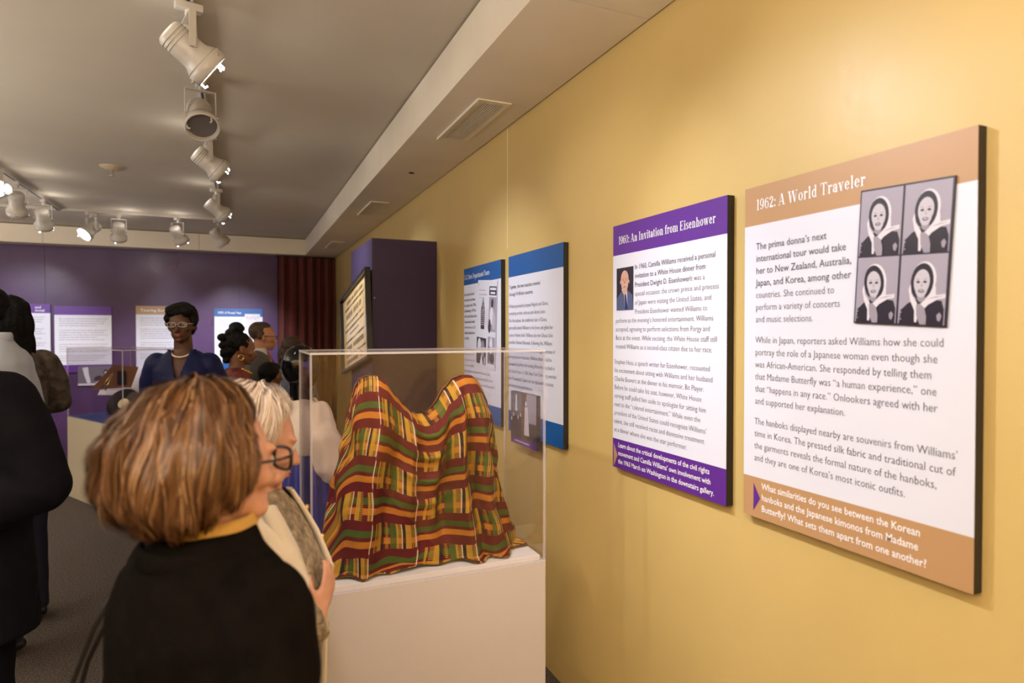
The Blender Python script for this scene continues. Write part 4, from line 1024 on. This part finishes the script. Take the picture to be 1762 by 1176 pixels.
def hair_blob(P, m, parts, nz=((.006, 30, 2),), vox=.006, name='hair', smooth=1):
    S = Sculpt()
    for c, r in parts: S.ell(c, r, P['Mh'])
    return S.build(name, m, P['root'], vox, smooth, nz)
def spectacles(P, m, w_=.024, h=.017, dy=.104, name='spectacles', thick=.0019):
    bm = bmesh.new(); Mh = P['Mh']
    for q in (-1, 1):
        pts = [Mh @ Vector((q*.031+w_*math.copysign(abs(math.cos(a))**.6, math.cos(a)), dy-.10*abs(q*.031+w_*math.cos(a))**1.0*.8, .000+h*math.copysign(abs(math.sin(a))**.6, math.sin(a)))) for a in [2*PI*i/20 for i in range(21)]]
        tube(bm, pts, thick, 6, False)
        tube(bm, [Mh @ Vector((q*(.031+w_), dy-.006, .006)), Mh @ Vector((q*.078, .07, .006)), Mh @ Vector((q*.081, .0, .003)), Mh @ Vector((q*.080, -.02, -.012))], .0024, 6)
    tube(bm, [Mh @ Vector((-.008, dy, .003)), Mh @ Vector((0, dy+.004, .005)), Mh @ Vector((.008, dy, .003))], .0018, 6)
    f = obj(name, bm, m, P['root'], True)
    for q in (-1, 1):
        bm = bmesh.new(); pts = [Mh @ Vector((q*.031+w_*.95*math.cos(a), dy-.08*abs(q*.031+w_*math.cos(a)), h*.95*math.sin(a))) for a in [2*PI*i/20 for i in range(20)]]
        bm.faces.new([bm.verts.new(p) for p in pts]); obj('lens', bm, M['acrylic'], f)
    return f

# hair made of a shell plus many strands following it
def hairdo(P, shell_m, strand_m, R, az_face, n=5200, seed=3, steps=15, wid=.0022, wave=.006, curl_in=.18, layer=.010, part=0, frizz=.004, whorl=(0, -.02)):
    """R(az, ph) -> radius or None beyond the hem; end(az) -> hem polar angle. head-local, az measured from the face (+Y)"""
    rad, end = R; Mh = P['Mh']; Cc = Vector((0, -.02, .0)); r = random.Random(seed)
    def pos(az, ph, rr):
        return Mh @ (Cc+Vector((math.sin(az)*math.sin(ph), math.cos(az)*math.sin(ph), math.cos(ph)))*rr)
    bm = bmesh.new(); na, np_ = 72, 30; g = []
    for i in range(na):
        az = 2*PI*i/na; e = end(az); row = []
        for j in range(np_+1):
            ph = e*j/np_; q = j/np_
            rr = rad(az, ph)-.008; rr *= 1-curl_in*max(0, (q-.82)/.18)**2
            rr += .004*noise.noise(Vector((az*5, ph*2.0, seed)))+.0035*math.sin(az*21+3*math.sin(ph*3))*math.sin(ph)
            row.append(bm.verts.new(pos(az, ph, rr)))
        g.append(row)
    for i in range(na):
        for j in range(np_):
            try: bm.faces.new((g[i][j], g[(i+1) % na][j], g[(i+1) % na][j+1], g[i][j+1]))
            except ValueError: pass
    bmesh.ops.remove_doubles(bm, verts=bm.verts, dist=.0003)
    h = obj('hair', bm, shell_m, P['root'], True)
    md = h.modifiers.new('thick', 'SOLIDIFY'); md.thickness = .006; md.offset = -1
    bm = bmesh.new()
    for k in range(n):
        az0 = r.uniform(0, 2*PI); e = end(az0)*r.uniform(.90, 1.04); lay = r.uniform(-.012, layer) ; lock = noise.noise(Vector((az0*4.5, seed, 0)))
        st = r.choice((0, 0, 0, .10, .2, .35, .5)); ph0 = .04+st*e*.8; ww = wid*r.uniform(.5, 1.3); fz = Vector((r.uniform(-1, 1), r.uniform(-1, 1), r.uniform(-1, 1)))*frizz
        prev = None
        for j in range(steps+1):
            q = j/steps; ph = ph0+(e-ph0)*q; qq = ph/max(e, .01)
            az = az0+.10*lock*math.sin(ph*2.5)+.05*math.sin(ph*5+az0*9)*qq+.04*noise.noise(Vector((az0*12, ph*2.2, seed+2)))
            rr = rad(az, ph)+lay*math.sin(PI*min(1, qq*.9+.1))+wave*noise.noise(Vector((az0*9, ph*3.5, seed)))+.004*math.sin(az*21+3*math.sin(ph*3))
            rr *= 1-curl_in*max(0, (qq-.82)/.18)**2
            p = pos(az, ph, rr)+fz*q*q
            t_ = pos(az+.02, ph, rr)-pos(az-.02, ph, rr)
            if t_.length < 1e-6: t_ = Vector((1, 0, 0))
            w2 = t_.normalized()*ww*(1-.85*max(0, q-.6)/.4)*.5
            cur = (bm.verts.new(p-w2), bm.verts.new(p+w2))
            if prev: bm.faces.new((prev[0], prev[1], cur[1], cur[0]))
            prev = cur
    st_o = obj('hair_strands', bm, strand_m, P['root'], True); st_o['kind'] = 'stuff'
    return h
def hair_mat(name, stops, rough=.42):
    m = bpy.data.materials.new(name); m.use_nodes = True; nt = m.node_tree; b = nt.nodes['Principled BSDF']
    g = nt.nodes.new('ShaderNodeNewGeometry'); r = nt.nodes.new('ShaderNodeValToRGB')
    for i, (p, c) in enumerate(stops):
        e = r.color_ramp.elements[i] if i < 2 else r.color_ramp.elements.new(p)
        e.position = p; e.color = (*c, 1)
    nt.links.new(g.outputs['Random Per Island'], r.inputs[0]); nt.links.new(r.outputs[0], b.inputs['Base Color'])
    b.inputs['Roughness'].default_value = rough; b.inputs['Specular IOR Level'].default_value = .45; b.inputs['Anisotropic'].default_value = .5
    return m
def clampang(a):
    while a > PI: a -= 2*PI
    while a < -PI: a += 2*PI
    return a
sm = lambda a, b, x: (lambda t: t*t*(3-2*t))(max(0, min(1, (x-a)/(b-a))))

# ---- foreground woman with the brown bob and black jacket
M['black_wool'] = mat('black_wool', (.005, .0038, .0033), .9, spec=.05, var=.3, vscale=30, bump=.2, bscale=200)
M['mustard'] = mat('mustard_knit', (.60, .36, .10), .8, bump=.4, bscale=140)
M['black_acetate'] = mat('dark_spectacle_frame', (.02, .014, .014), .2)
FR = person('woman with a brown bob, mustard turtleneck and black jacket, nearest the camera', (-.038, 1.085), 30, 1.515, M['skin_pale'], head_yaw=2, head_pitch=4, voxel=.006, age=1, hs=1.02,
            arms={1: ([(.165, 0, 1.375), (.215, -.02, 1.10), (.10, .16, 1.02)], ((-.8, .5, .1), (0, -1, 0))), -1: ([(-.165, 0, 1.375), (-.215, -.03, 1.10), (-.10, .16, 1.02)], ((.8, .5, .1), (0, -1, 0)))}, head_off=(-.011, -.031))
FJ = [(0, -.01, .70, .225, .165), (0, -.01, .92, .222, .165), (0, -.01, 1.07, .200, .150), (0, .0, 1.20, .190, .150), (0, -.01, 1.31, .190, .140), (0, -.018, 1.385, .150, .115), (0, -.018, 1.425, .105, .088), (0, -.018, 1.455, .085, .078)]
top(FR, 'jacket', M['black_wool'], FJ, (.082, .068, .052), nz=((.008, 6, 2), (.003, 18, 4)))
def collar_ring(P, m, name, z, rx, ry, h, yo=0, th=.012):
    S = Sculpt(); B = P['B']; pts = [B @ Vector((rx*math.cos(a), yo+ry*math.sin(a), z)) for a in [2*PI*i/28 for i in range(29)]]
    bm = bmesh.new(); rings = []
    for i in range(28):
        a = 2*PI*i/28; c, s_ = math.cos(a), math.sin(a)
        rings.append([bm.verts.new(B @ Vector((c*(rx+q[0]), yo+s_*(ry+q[0]), z+q[1]))) for q in ((0, 0), (.004, h*.55), (0, h), (.010, h*1.02), (.016, h*.7), (.016, 0.0))])
    for i in range(28):
        a, b = rings[i], rings[(i+1) % 28]
        for j in range(6): bm.faces.new((a[j], b[j], b[(j+1) % 6], a[(j+1) % 6]))
    bmesh.ops.recalc_face_normals(bm, faces=bm.faces)
    o = obj(name, bm, m, P['root'], True); o.modifiers.new('sub', 'SUBSURF').levels = 1; return o
collar_ring(FR, M['mustard'], 'turtleneck', 1.415, .060, .064, .062, -.004)
collar_ring(FR, M['black_wool'], 'jacket_collar', 1.405, .088, .084, .038, -.022)
trousers(FR, M['black_wool'])
def f_rad(az, ph):
    a = clampang(az); back = .5-.5*math.cos(a)          # 0 at face, 1 at back
    base = .110+.006*math.sin(ph)+.002*back*math.sin(ph)
    base += .011*math.exp(-((ph-1.85)/.50)**2)*(.25+.75*back)   # full, rounded lower half
    base += .010*math.exp(-(ph/.7)**2)
    front = math.exp(-(a/.75)**2); base -= .016*front*math.exp(-((ph-1.3)/.7)**2)
    base -= .034*math.exp(-((a-.85)/.55)**2)*sm(.35, 1.2, ph)     # swept back over the cheek
    return base
def f_end(az):
    a = abs(clampang(az)); return 1.02+1.06*sm(.74, 1.12, a)+.66*sm(1.25, 2.2, a)
M['h_f'] = hair_mat('brown_hair_shell', [(0, (.07, .030, .012)), (1, (.07, .030, .012))], .6)
M['h_fs'] = hair_mat('brown_hair_strands', [(0, (.050, .020, .008)), (.45, (.125, .052, .020)), (.8, (.21, .100, .042)), (1, (.36, .21, .11))])
hairdo(FR, M['h_f'], M['h_fs'], (f_rad, f_end), 0, n=7000, seed=3, wave=.013, curl_in=.22, layer=.013, frizz=.007, steps=18)
spectacles(FR, M['black_acetate'], .026, .018, .112, thick=.0030)
# shoulder bag hanging at her left side, mostly below the frame
t = thing('shoulder_bag', 'thin black bag strap hanging beside the brown-haired woman, bottom left', 'bag', (-.37, 1.40, .45), .5)
bm = bmesh.new(); box(bm, -.10, .10, -.035, .035, 0, .20, bev=.012); obj('bag_body', bm, M['leather'], t)
Bi = (Matrix.Translation((-.37, 1.40, .45)) @ Matrix.Rotation(.5, 4, 'Z')).inverted()
bm = bmesh.new(); tube(bm, [Bi @ Vector(p) for p in ((-.385, 1.385, .64), (-.335, 1.355, .80), (-.268, 1.325, .99), (-.235, 1.305, 1.08), (-.205, 1.288, 1.135), (-.200, 1.300, 1.12), (-.250, 1.335, 1.01), (-.300, 1.375, .82), (-.345, 1.405, .64))], .005, 8); obj('strap', bm, M['leather'], t, True)
# ---- white haired woman in the cream cardigan
M['cream'] = mat('cream_wool', (.74, .66, .56), .8, sheen=.3, bump=.3, bscale=180)
def lace():
    m = mat('beige_metallic_lace', (.30, .24, .17), .5, spec=.5, var=.55, vscale=60, bump=.9, bscale=90); return m
M['lace'] = lace()
M['beige'] = mat('beige_lining', (.45, .36, .22), .7)
SE = person('white-haired woman in a cream cardigan over a beige lace blouse, beside the case', (.036, 1.560), -16, 1.465, M['skin_pale'], head_yaw=26, head_pitch=14, voxel=.0055, age=1, hs=.98, head_off=(0, -.035), curl=.35,
            arms={1: ([(.165, .0, 1.355), (.215, -.01, 1.06), (.115, .178, 1.140)], ((-.5, .25, .75), (-.5, -1, 0))), -1: ([(-.165, 0, 1.355), (-.205, -.03, 1.08), (-.17, .04, .86)], ((0, .1, -1), (1, .2, 0)))})
SS = [(0, 0, .72, .200, .160), (0, 0, .92, .198, .165), (0, .01, 1.07, .178, .158), (0, .022, 1.20, .178, .162), (0, .008, 1.31, .176, .130), (0, -.004, 1.385, .140, .098), (0, -.006, 1.435, .070, .066)]
top(SE, 'lace_blouse', M['lace'], SS, (.062, .060, .062), nz=((.006, 9, 1), (.002, 40, 4)), short=1.0)
SC = [(x, y-.004, z, rx+.016, ry+.013) for x, y, z, rx, ry in SS]
def band_x(q, z): return .056+.03*(1.4-z) if q < 0 else .100+.04*(1.4-z)
def cardi_cut(co):
    s_ = SE['s']; z = co.z/s_; x = co.x/s_
    return co.y > .02*s_ and -band_x(-1, z)-.004 < x < band_x(1, z)+.004 and z < 1.6
top(SE, 'cardigan', M['cream'], SC, (.078, .066, .058), nz=((.006, 6, 1),), short=.12, cut=cardi_cut)
# button bands down both front edges
for q in (-1, 1):
    bm = bmesh.new(); row = []
    tab = [(z, next((ry1+(ry2-ry1)*(z-z1)/(z2-z1)) for (_, y1, z1, _, ry1), (_, y2, z2, _, ry2) in zip(SC, SC[1:]) if z1 <= z <= z2), next((y1+(y2-y1)*(z-z1)/(z2-z1)) for (_, y1, z1, _, _), (_, y2, z2, _, _) in zip(SC, SC[1:]) if z1 <= z <= z2)) for z in [.74+.68*i/24 for i in range(25)]]
    for z, ry, yo in tab:
        xe = band_x(q, z); g = []
        for dx, dy in ((0, .0), (.004, .010), (.030, .006), (.034, -.012), (.010, -.008)):
            x = xe+dx; rx = .18; yy = yo+ry*math.sqrt(max(.05, 1-(x/rx)**2.2))+dy
            g.append(bm.verts.new(SE['B'] @ Vector((q*x, yy, z))))
        row.append(g)
    for a, b in zip(row, row[1:]):
        for j in range(5): bm.faces.new((a[j], a[(j+1) % 5], b[(j+1) % 5], b[j]))
    bmesh.ops.recalc_face_normals(bm, faces=bm.faces)
    band = obj('button_band', bm, M['cream'], SE['root'], True)
    if q == -1:
        for i in (22, 19, 16, 13, 10):
            z, ry, yo = tab[i]; x = band_x(q, z)+.017; yy = yo+ry*math.sqrt(1-(x/.18)**2.2)+.011
            bm = bmesh.new(); bmesh.ops.create_uvsphere(bm, u_segments=12, v_segments=8, radius=.0085, matrix=Matrix.Translation(SE['B'] @ Vector((q*x, yy, z))) @ Matrix.Diagonal((1, .6, 1, 1)))
            obj('button', bm, M['gold'], band, True)
skirt(SE, M['beige'], .30, .24)
def s_rad(az, ph):
    a = clampang(az); back = .5-.5*math.cos(a)
    return .112+.010*math.sin(ph)+.016*back*math.sin(ph)+.012*math.exp(-(ph/.8)**2)-.008*abs(math.sin(a))*math.sin(ph)-.010*math.exp(-(a/.8)**2)*math.exp(-((ph-1.3)/.6)**2)
def s_end(az):
    a = abs(clampang(az)); return .86+.80*sm(.75, 1.5, a)+.44*sm(1.6, 2.4, a)
M['h_s'] = hair_mat('white_hair_shell', [(0, (.42, .33, .25)), (1, (.42, .33, .25))], .6)
M['h_ss'] = hair_mat('white_hair_strands', [(0, (.44, .32, .25)), (.5, (.64, .51, .43)), (1, (.85, .76, .70))])
hairdo(SE, M['h_s'], M['h_ss'], (s_rad, s_end), 0, n=4200, seed=9, wave=.014, curl_in=.10, layer=.014, frizz=.010, wid=.0018)

# ---- woman in royal blue
M['royal'] = mat('royal_blue_suiting', (.004, .008, .060), .6, spec=.25, var=.1, vscale=15)
BL = person('woman in a royal blue suit jacket with pearl necklace and glasses, facing the camera', (-.315, 4.50), 258, 1.765, M['skin_dark'], head_yaw=2, head_pitch=2, hs=1.0)
def v_cut(P, half, zb, zt_=1.60):
    def f(co):
        z = co.z/P['s']; x = abs(co.x/P['s'])
        return co.y > .02*P['s'] and z > zb and x < half*(z-zb)/(1.43-zb)
    return f
top(BL, 'jacket', M['royal'], FS, (.074, .056, .044), cut=v_cut(BL, .050, 1.24), nz=((.008, 7, 1), (.003, 20, 4)))
trousers(BL, M['royal'])
# turned collar along the V
for q in (-1, 1):
    bm = bmesh.new(); row = []
    for i in range(9):
        k = i/8; z = 1.245+.19*k; x = .004+.052*k; yy = .137-.088*k**1.3
        row.append([bm.verts.new(BL['B'] @ Vector(p)) for p in ((q*x, yy+.006, z), (q*(x+.014+.008*k), yy+.003-.006*k, z+.002), (q*(x+.017+.010*k), yy-.012-.006*k, z), (q*(x+.004), yy-.006, z-.002))])
    for a, b in zip(row, row[1:]):
        for j in range(4): bm.faces.new((a[j], a[(j+1) % 4], b[(j+1) % 4], b[j]))
    bmesh.ops.recalc_face_normals(bm, faces=bm.faces); obj('collar', bm, M['royal'], BL['root'], True)
bm = bmesh.new()
for i in range(22):
    a = PI*(i+.5)/22; p = BL['B'] @ Vector((.062*math.cos(a), .030+.055*math.sin(a)**1.2, 1.435-.045*math.sin(a)))
    bmesh.ops.create_icosphere(bm, subdivisions=2, radius=.0062, matrix=Matrix.Translation(p))
obj('pearl_necklace', bm, M['pearl'], BL['root'], True)['kind'] = 'stuff'
M['h_black'] = mat('black_hair', (.005, .004, .004), .6, spec=.15, var=.4, vscale=60, bump=.6, bscale=90)
hair_blob(BL, M['h_black'], [((0, -.028, .052), (.092, .100, .088)), ((-.035, .030, .078), (.050, .050, .038)), ((.035, .025, .082), (.052, .055, .040)), ((0, .045, .080), (.060, .035, .028)), ((-.077, .004, .030), (.018, .045, .045)), ((.077, .004, .030), (.018, .045, .045)), ((0, -.07, -.02), (.070, .050, .060))], ((.009, 28, 2), (.004, 70, 5)))
spectacles(BL, M['white_metal'], .023, .014, .108)

# ---- woman with the updo
M['wine'] = mat('wine_print_dress', (.16, .022, .018), .6, var=.8, vscale=22)
M['navy_cloth'] = mat('navy_cloth', (.012, .016, .045), .7)
UP = person('woman in profile with black hair in a high knotted updo and gold hoop earring', (-.01, 4.98), 12, 1.595, M['skin_mid'], head_yaw=-4, head_pitch=10)
top(UP, 'dress_bodice', M['wine'], FS, (.070, .056, .044), cut=v_cut(UP, .07, 1.30))
skirt(UP, M['navy_cloth'], .35, .22)
hair_blob(UP, M['h_black'], [((0, -.030, .040), (.083, .095, .084)), ((0, -.055, .145), (.050, .052, .040)), ((0, -.085, .100), (.045, .040, .036)), ((0, -.135, .060), (.034, .036, .028)), ((.0, -.12, .005), (.034, .034, .030)), ((.01, -.11, -.05), (.030, .030, .032)), ((0, -.085, -.09), (.034, .028, .034)), ((0, -.07, -.02), (.06, .045, .06))], ((.007, 40, 2),))
bm = bmesh.new(); c = UP['Mh'] @ Vector((.080, -.002, -.062)); tube(bm, [c+Vector((0, .018*math.cos(a), .020*math.sin(a))) for a in [2*PI*i/18 for i in range(19)]], .0035, 6, False); obj('hoop_earring', bm, M['gold'], UP['root'], True)
bm = bmesh.new()
for i in range(14):
    a = PI*(i+.5)/14; bmesh.ops.create_icosphere(bm, subdivisions=2, radius=.013, matrix=Matrix.Translation(UP['B'] @ Vector((.085*math.cos(a), .02+.085*math.sin(a), 1.425-.050*math.sin(a)))))
obj('gold_necklace', bm, M['gold'], UP['root'], True)['kind'] = 'stuff'

# ---- man with glasses
M['grey_suit'] = mat('grey_suiting', (.085, .082, .085), .7, var=.1, vscale=20)
M['shirt_white'] = mat('white_shirt', (.62, .60, .62), .6, bump=.05, bscale=40)
M['tie'] = mat('rust_tie', (.42, .085, .035), .5, var=.4, vscale=40)
M['h_brown'] = mat('dark_brown_hair', (.055, .028, .014), .5, var=.4, vscale=60, bump=.5, bscale=90)
MN = person('balding man with glasses in a grey suit and rust tie, seen in profile', (.16, 5.62), -12, 1.680, M['skin_man'], female=False, head_yaw=14, head_pitch=6)
top(MN, 'suit_jacket', M['grey_suit'], MS, (.076, .062, .048), cut=v_cut(MN, .075, 1.14))
S = Sculpt(); S.loft([(0, .004, .95, .150, .112), (0, .008, 1.1, .165, .122), (0, .008, 1.24, .172, .126), (0, 0, 1.35, .172, .110), (0, 0, 1.41, .135, .082), (0, 0, 1.455, .066, .066), (0, .004, 1.485, .060, .062)], MN['B'])
S.build('shirt', M['shirt_white'], MN['root'], .009, 2)
bm = bmesh.new(); q = [(-.014, 1.455, .074), (.014, 1.455, .074), (.018, 1.43, .084), (.010, 1.415, .090), (.030, 1.20, .142), (0, 1.12, .142), (-.030, 1.20, .142), (-.010, 1.415, .090), (-.018, 1.43, .084)]
fr = [bm.verts.new(MN['B'] @ Vector((x, y+.006, z))) for x, z, y in q]; bk = [bm.verts.new(MN['B'] @ Vector((x, y-.002, z))) for x, z, y in q]
bm.faces.new(fr); bm.faces.new(bk[::-1])
for i in range(len(q)): bm.faces.new((fr[i], bk[i], bk[(i+1) % len(q)], fr[(i+1) % len(q)]))
obj('tie', bm, M['tie'], MN['root'])
trousers(MN, M['grey_suit'])
hair_blob(MN, M['h_brown'], [((0, -.045, .040), (.081, .075, .078)), ((0, -.015, .075), (.066, .070, .047)), ((-.070, -.025, .010), (.015, .030, .040)), ((.070, -.025, .010), (.015, .030, .040))], ((.003, 50, 2),))
spectacles(MN, M['black_acetate'], .022, .014, .108)

# ---- brown haired woman turned away
M['slate'] = mat('blue_grey_print', (.20, .24, .32), .65, var=.4, vscale=45)
BR = person('dark brown-haired woman in blue-grey, half hidden behind the black mannequin head', (.47, 6.15), 60, 1.555, M['skin_man'], head_yaw=-22, head_pitch=-4)
top(BR, 'blouse', M['slate'], FS, (.070, .056, .044)); skirt(BR, M['navy_cloth'], .35, .22)
hair_blob(BR, M['h_brown'], [((0, -.035, .035), (.095, .098, .092)), ((-.02, -.075, -.06), (.105, .070, .13)), ((0, -.085, -.15), (.10, .060, .10)), ((-.075, -.02, -.06), (.035, .055, .11))], ((.008, 30, 2),))
# ---- child
M['h_crop'] = M['h_black']
CH = person('child with short black hair seen from behind, in front of the man in glasses', (.215, 5.20), 48, 1.368, M['skin_mid'], hs=.93)
top(CH, 'shirt', M['slate'], MS, (.070, .055, .044), short=.3); trousers(CH, M['navy_cloth'])
hair_blob(CH, M['h_black'], [((0, -.030, .038), (.083, .092, .082)), ((0, .02, .07), (.062, .06, .04)), ((0, -.07, -.025), (.06, .04, .05))], ((.003, 60, 2),))

# ---- hanbok on a mannequin
t = thing('hanbok_mannequin', 'black mannequin dressed in a white silk hanbok jacket and blue skirt, behind the case', 'mannequin', (.30, 3.47, 0), math.radians(-60))
S = Sculpt(); S.ell((0, .0, 1.425), (.082, .100, .112)); S.ell((0, .030, 1.375), (.060, .070, .075)); S.limb([(0, -.01, 1.34), (0, -.005, 1.22)], [.046, .050]); S.ell((0, .098, 1.40), (.012, .014, .02))
S.loft([(0, 0, .9, .12, .09), (0, 0, 1.05, .13, .10), (0, 0, 1.18, .15, .09), (0, 0, 1.235, .06, .05)])
S.build('mannequin_form', M['black_gloss'], t, .006, 4)
S = Sculpt(); S.loft([(0, 0, .98, .165, .130), (0, .005, 1.08, .170, .135), (0, 0, 1.17, .165, .115), (0, 0, 1.215, .115, .085), (0, -.004, 1.245, .062, .058)])
for q in (-1, 1):
    pts = [(q*.13, 0, 1.17), (q*.205, .0, 1.05), (q*.235, .02, .93), (q*.20, .08, .84)]
    tube(S.bm, [Vector(p) for p in pts], [.072, .085, .088, .050], 20); S.ell(pts[0], (.072,)*3); S.ell(pts[2], (.088, .085, .085))
S.build('silk_jacket', M['silk_white'], t, .009, 3, ((.016, (16, 16, 4), 1), (.007, (34, 34, 9), 4)))
bm = bmesh.new()
for q in (-1, 1):
    row = []
    for i in range(9):
        k = i/8; z = 1.255-.20*k; x = q*(.058-.050*k)+ .012*k; yy = .040+.105*k**.7
        row.append([bm.verts.new(Vector(p)) for p in ((x-.012, yy, z), (x+.012, yy+.004, z), (x+.012, yy-.006, z), (x-.012, yy-.010, z))])
    for a, b in zip(row, row[1:]):
        for j in range(4): bm.faces.new((a[j], a[(j+1) % 4], b[(j+1) % 4], b[j]))
bmesh.ops.recalc_face_normals(bm, faces=bm.faces); obj('collar_band', bm, M['silk_white'], t, True)
bm = bmesh.new(); row = []
for i in range(25):
    z = 1.10-1.08*i/24; R0 = .125+.20*(i/24)**.75; g = []
    for k in range(120):
        a = 2*PI*k/120; r_ = R0*(1+.045*min(1, i/6)*math.sin(a*17+.6*math.sin(a*3+i*.1))+.03*math.sin(a*5+1))
        g.append(bm.verts.new((r_*math.cos(a), r_*.92*math.sin(a), z)))
    row.append(g)
for a, b in zip(row, row[1:]):
    for k in range(120): bm.faces.new((a[k], b[k], b[(k+1) % 120], a[(k+1) % 120]))
bmesh.ops.recalc_face_normals(bm, faces=bm.faces); obj('skirt', bm, M['silk_blue'], t, True)
bm = bmesh.new(); lathe(bm, [(.17, 0), (.17, .012), (.03, .016), (.018, .03), (.016, .95)], 24); obj('stand', bm, M['frame'], t, True)

# ---- man in the dark suit at the left edge
M['navy_suit'] = mat('dark_navy_suiting', (.005, .0048, .009), .8, spec=.1, var=.2, vscale=30)
SU = person('man in a dark navy suit at the left edge, elbow bent, head cut off', (-.80, 2.48), 232, 1.73, M['skin_man'], female=False, voxel=.009,
            arms={1: ([(.195, 0, 1.40), (.300, -.04, 1.13), (.10, .19, 1.03)], ((-1, .25, -.1), (0, -1, 0))), -1: ([(-.195, 0, 1.40), (-.325, .0, 1.12), (-.12, .21, 1.0)], ((1, .3, -.1), (0, -1, 0)))})
SJ = [(x, y, z, rx*1.14, ry*1.10) for x, y, z, rx, ry in MS]; SJ[0] = (0, 0, .66, .235, .16)
top(SU, 'suit_jacket', M['navy_suit'], SJ, (.092, .076, .054)); trousers(SU, M['navy_suit'], (.108, .085, .07))
hair_blob(SU, M['h_brown'], [((0, -.035, .040), (.082, .088, .083)), ((0, -.05, -.01), (.07, .06, .06))], ((.003, 50, 2),))
collar_ring(SU, M['shirt_white'], 'shirt_collar', 1.455, .062, .062, .040, -.004)
# ---- man in the white shirt
M['shirt_pale'] = mat('pale_blue_grey_shirt', (.54, .61, .76), .65, bump=.1, bscale=20)
WH = person('man in a pale blue-grey collared shirt, cut by the left edge, turned away', (-1.09, 3.74), 165, 1.825, M['skin_mid'], female=False, head_yaw=14)
top(WH, 'shirt', M['shirt_pale'], [(x, y, z, rx*1.03, ry*1.05) for x, y, z, rx, ry in MS], (.082, .070, .060), short=.25, nz=((.008, 6, 1), (.004, 16, 4)))
collar_ring(WH, M['shirt_pale'], 'shirt_collar', 1.445, .072, .072, .045, -.004)
trousers(WH, M['navy_cloth'])
hair_blob(WH, M['h_black'], [((0, -.032, .035), (.080, .090, .082)), ((0, -.06, -.01), (.07, .05, .055))], ((.002, 50, 2),))
# ---- long haired woman
M['camo'] = mat('dark_patterned_blouse', (.085, .070, .062), .75, var=.75, vscale=24)
LO = person('woman with long straight dark hair and a mottled grey-brown blouse, by the left panels', (-1.13, 4.22), 130, 1.80, M['skin_mid'],
            arms={1: ([(.165, 0, 1.375), (.24, .03, 1.13), (.12, .19, 1.08)], ((-1, .2, .1), (0, -1, 0)))})
top(LO, 'blouse', M['camo'], FS, (.076, .062, .050)); trousers(LO, M['navy_cloth'])
S = Sculpt()
for c, r in [((0, -.030, .030), (.092, .102, .090)), ((0, -.075, -.05), (.098, .062, .12)), ((0, -.085, -.16), (.10, .050, .14)), ((.02, -.085, -.26), (.095, .042, .12)), ((.07, -.03, -.09), (.035, .050, .13)), ((-.07, -.03, -.09), (.035, .050, .13))]: S.ell(c, r, LO['Mh'])
S.build('long_hair', M['h_black'], LO['root'], .008, 2, ((.010, (40, 40, 3), 1),))
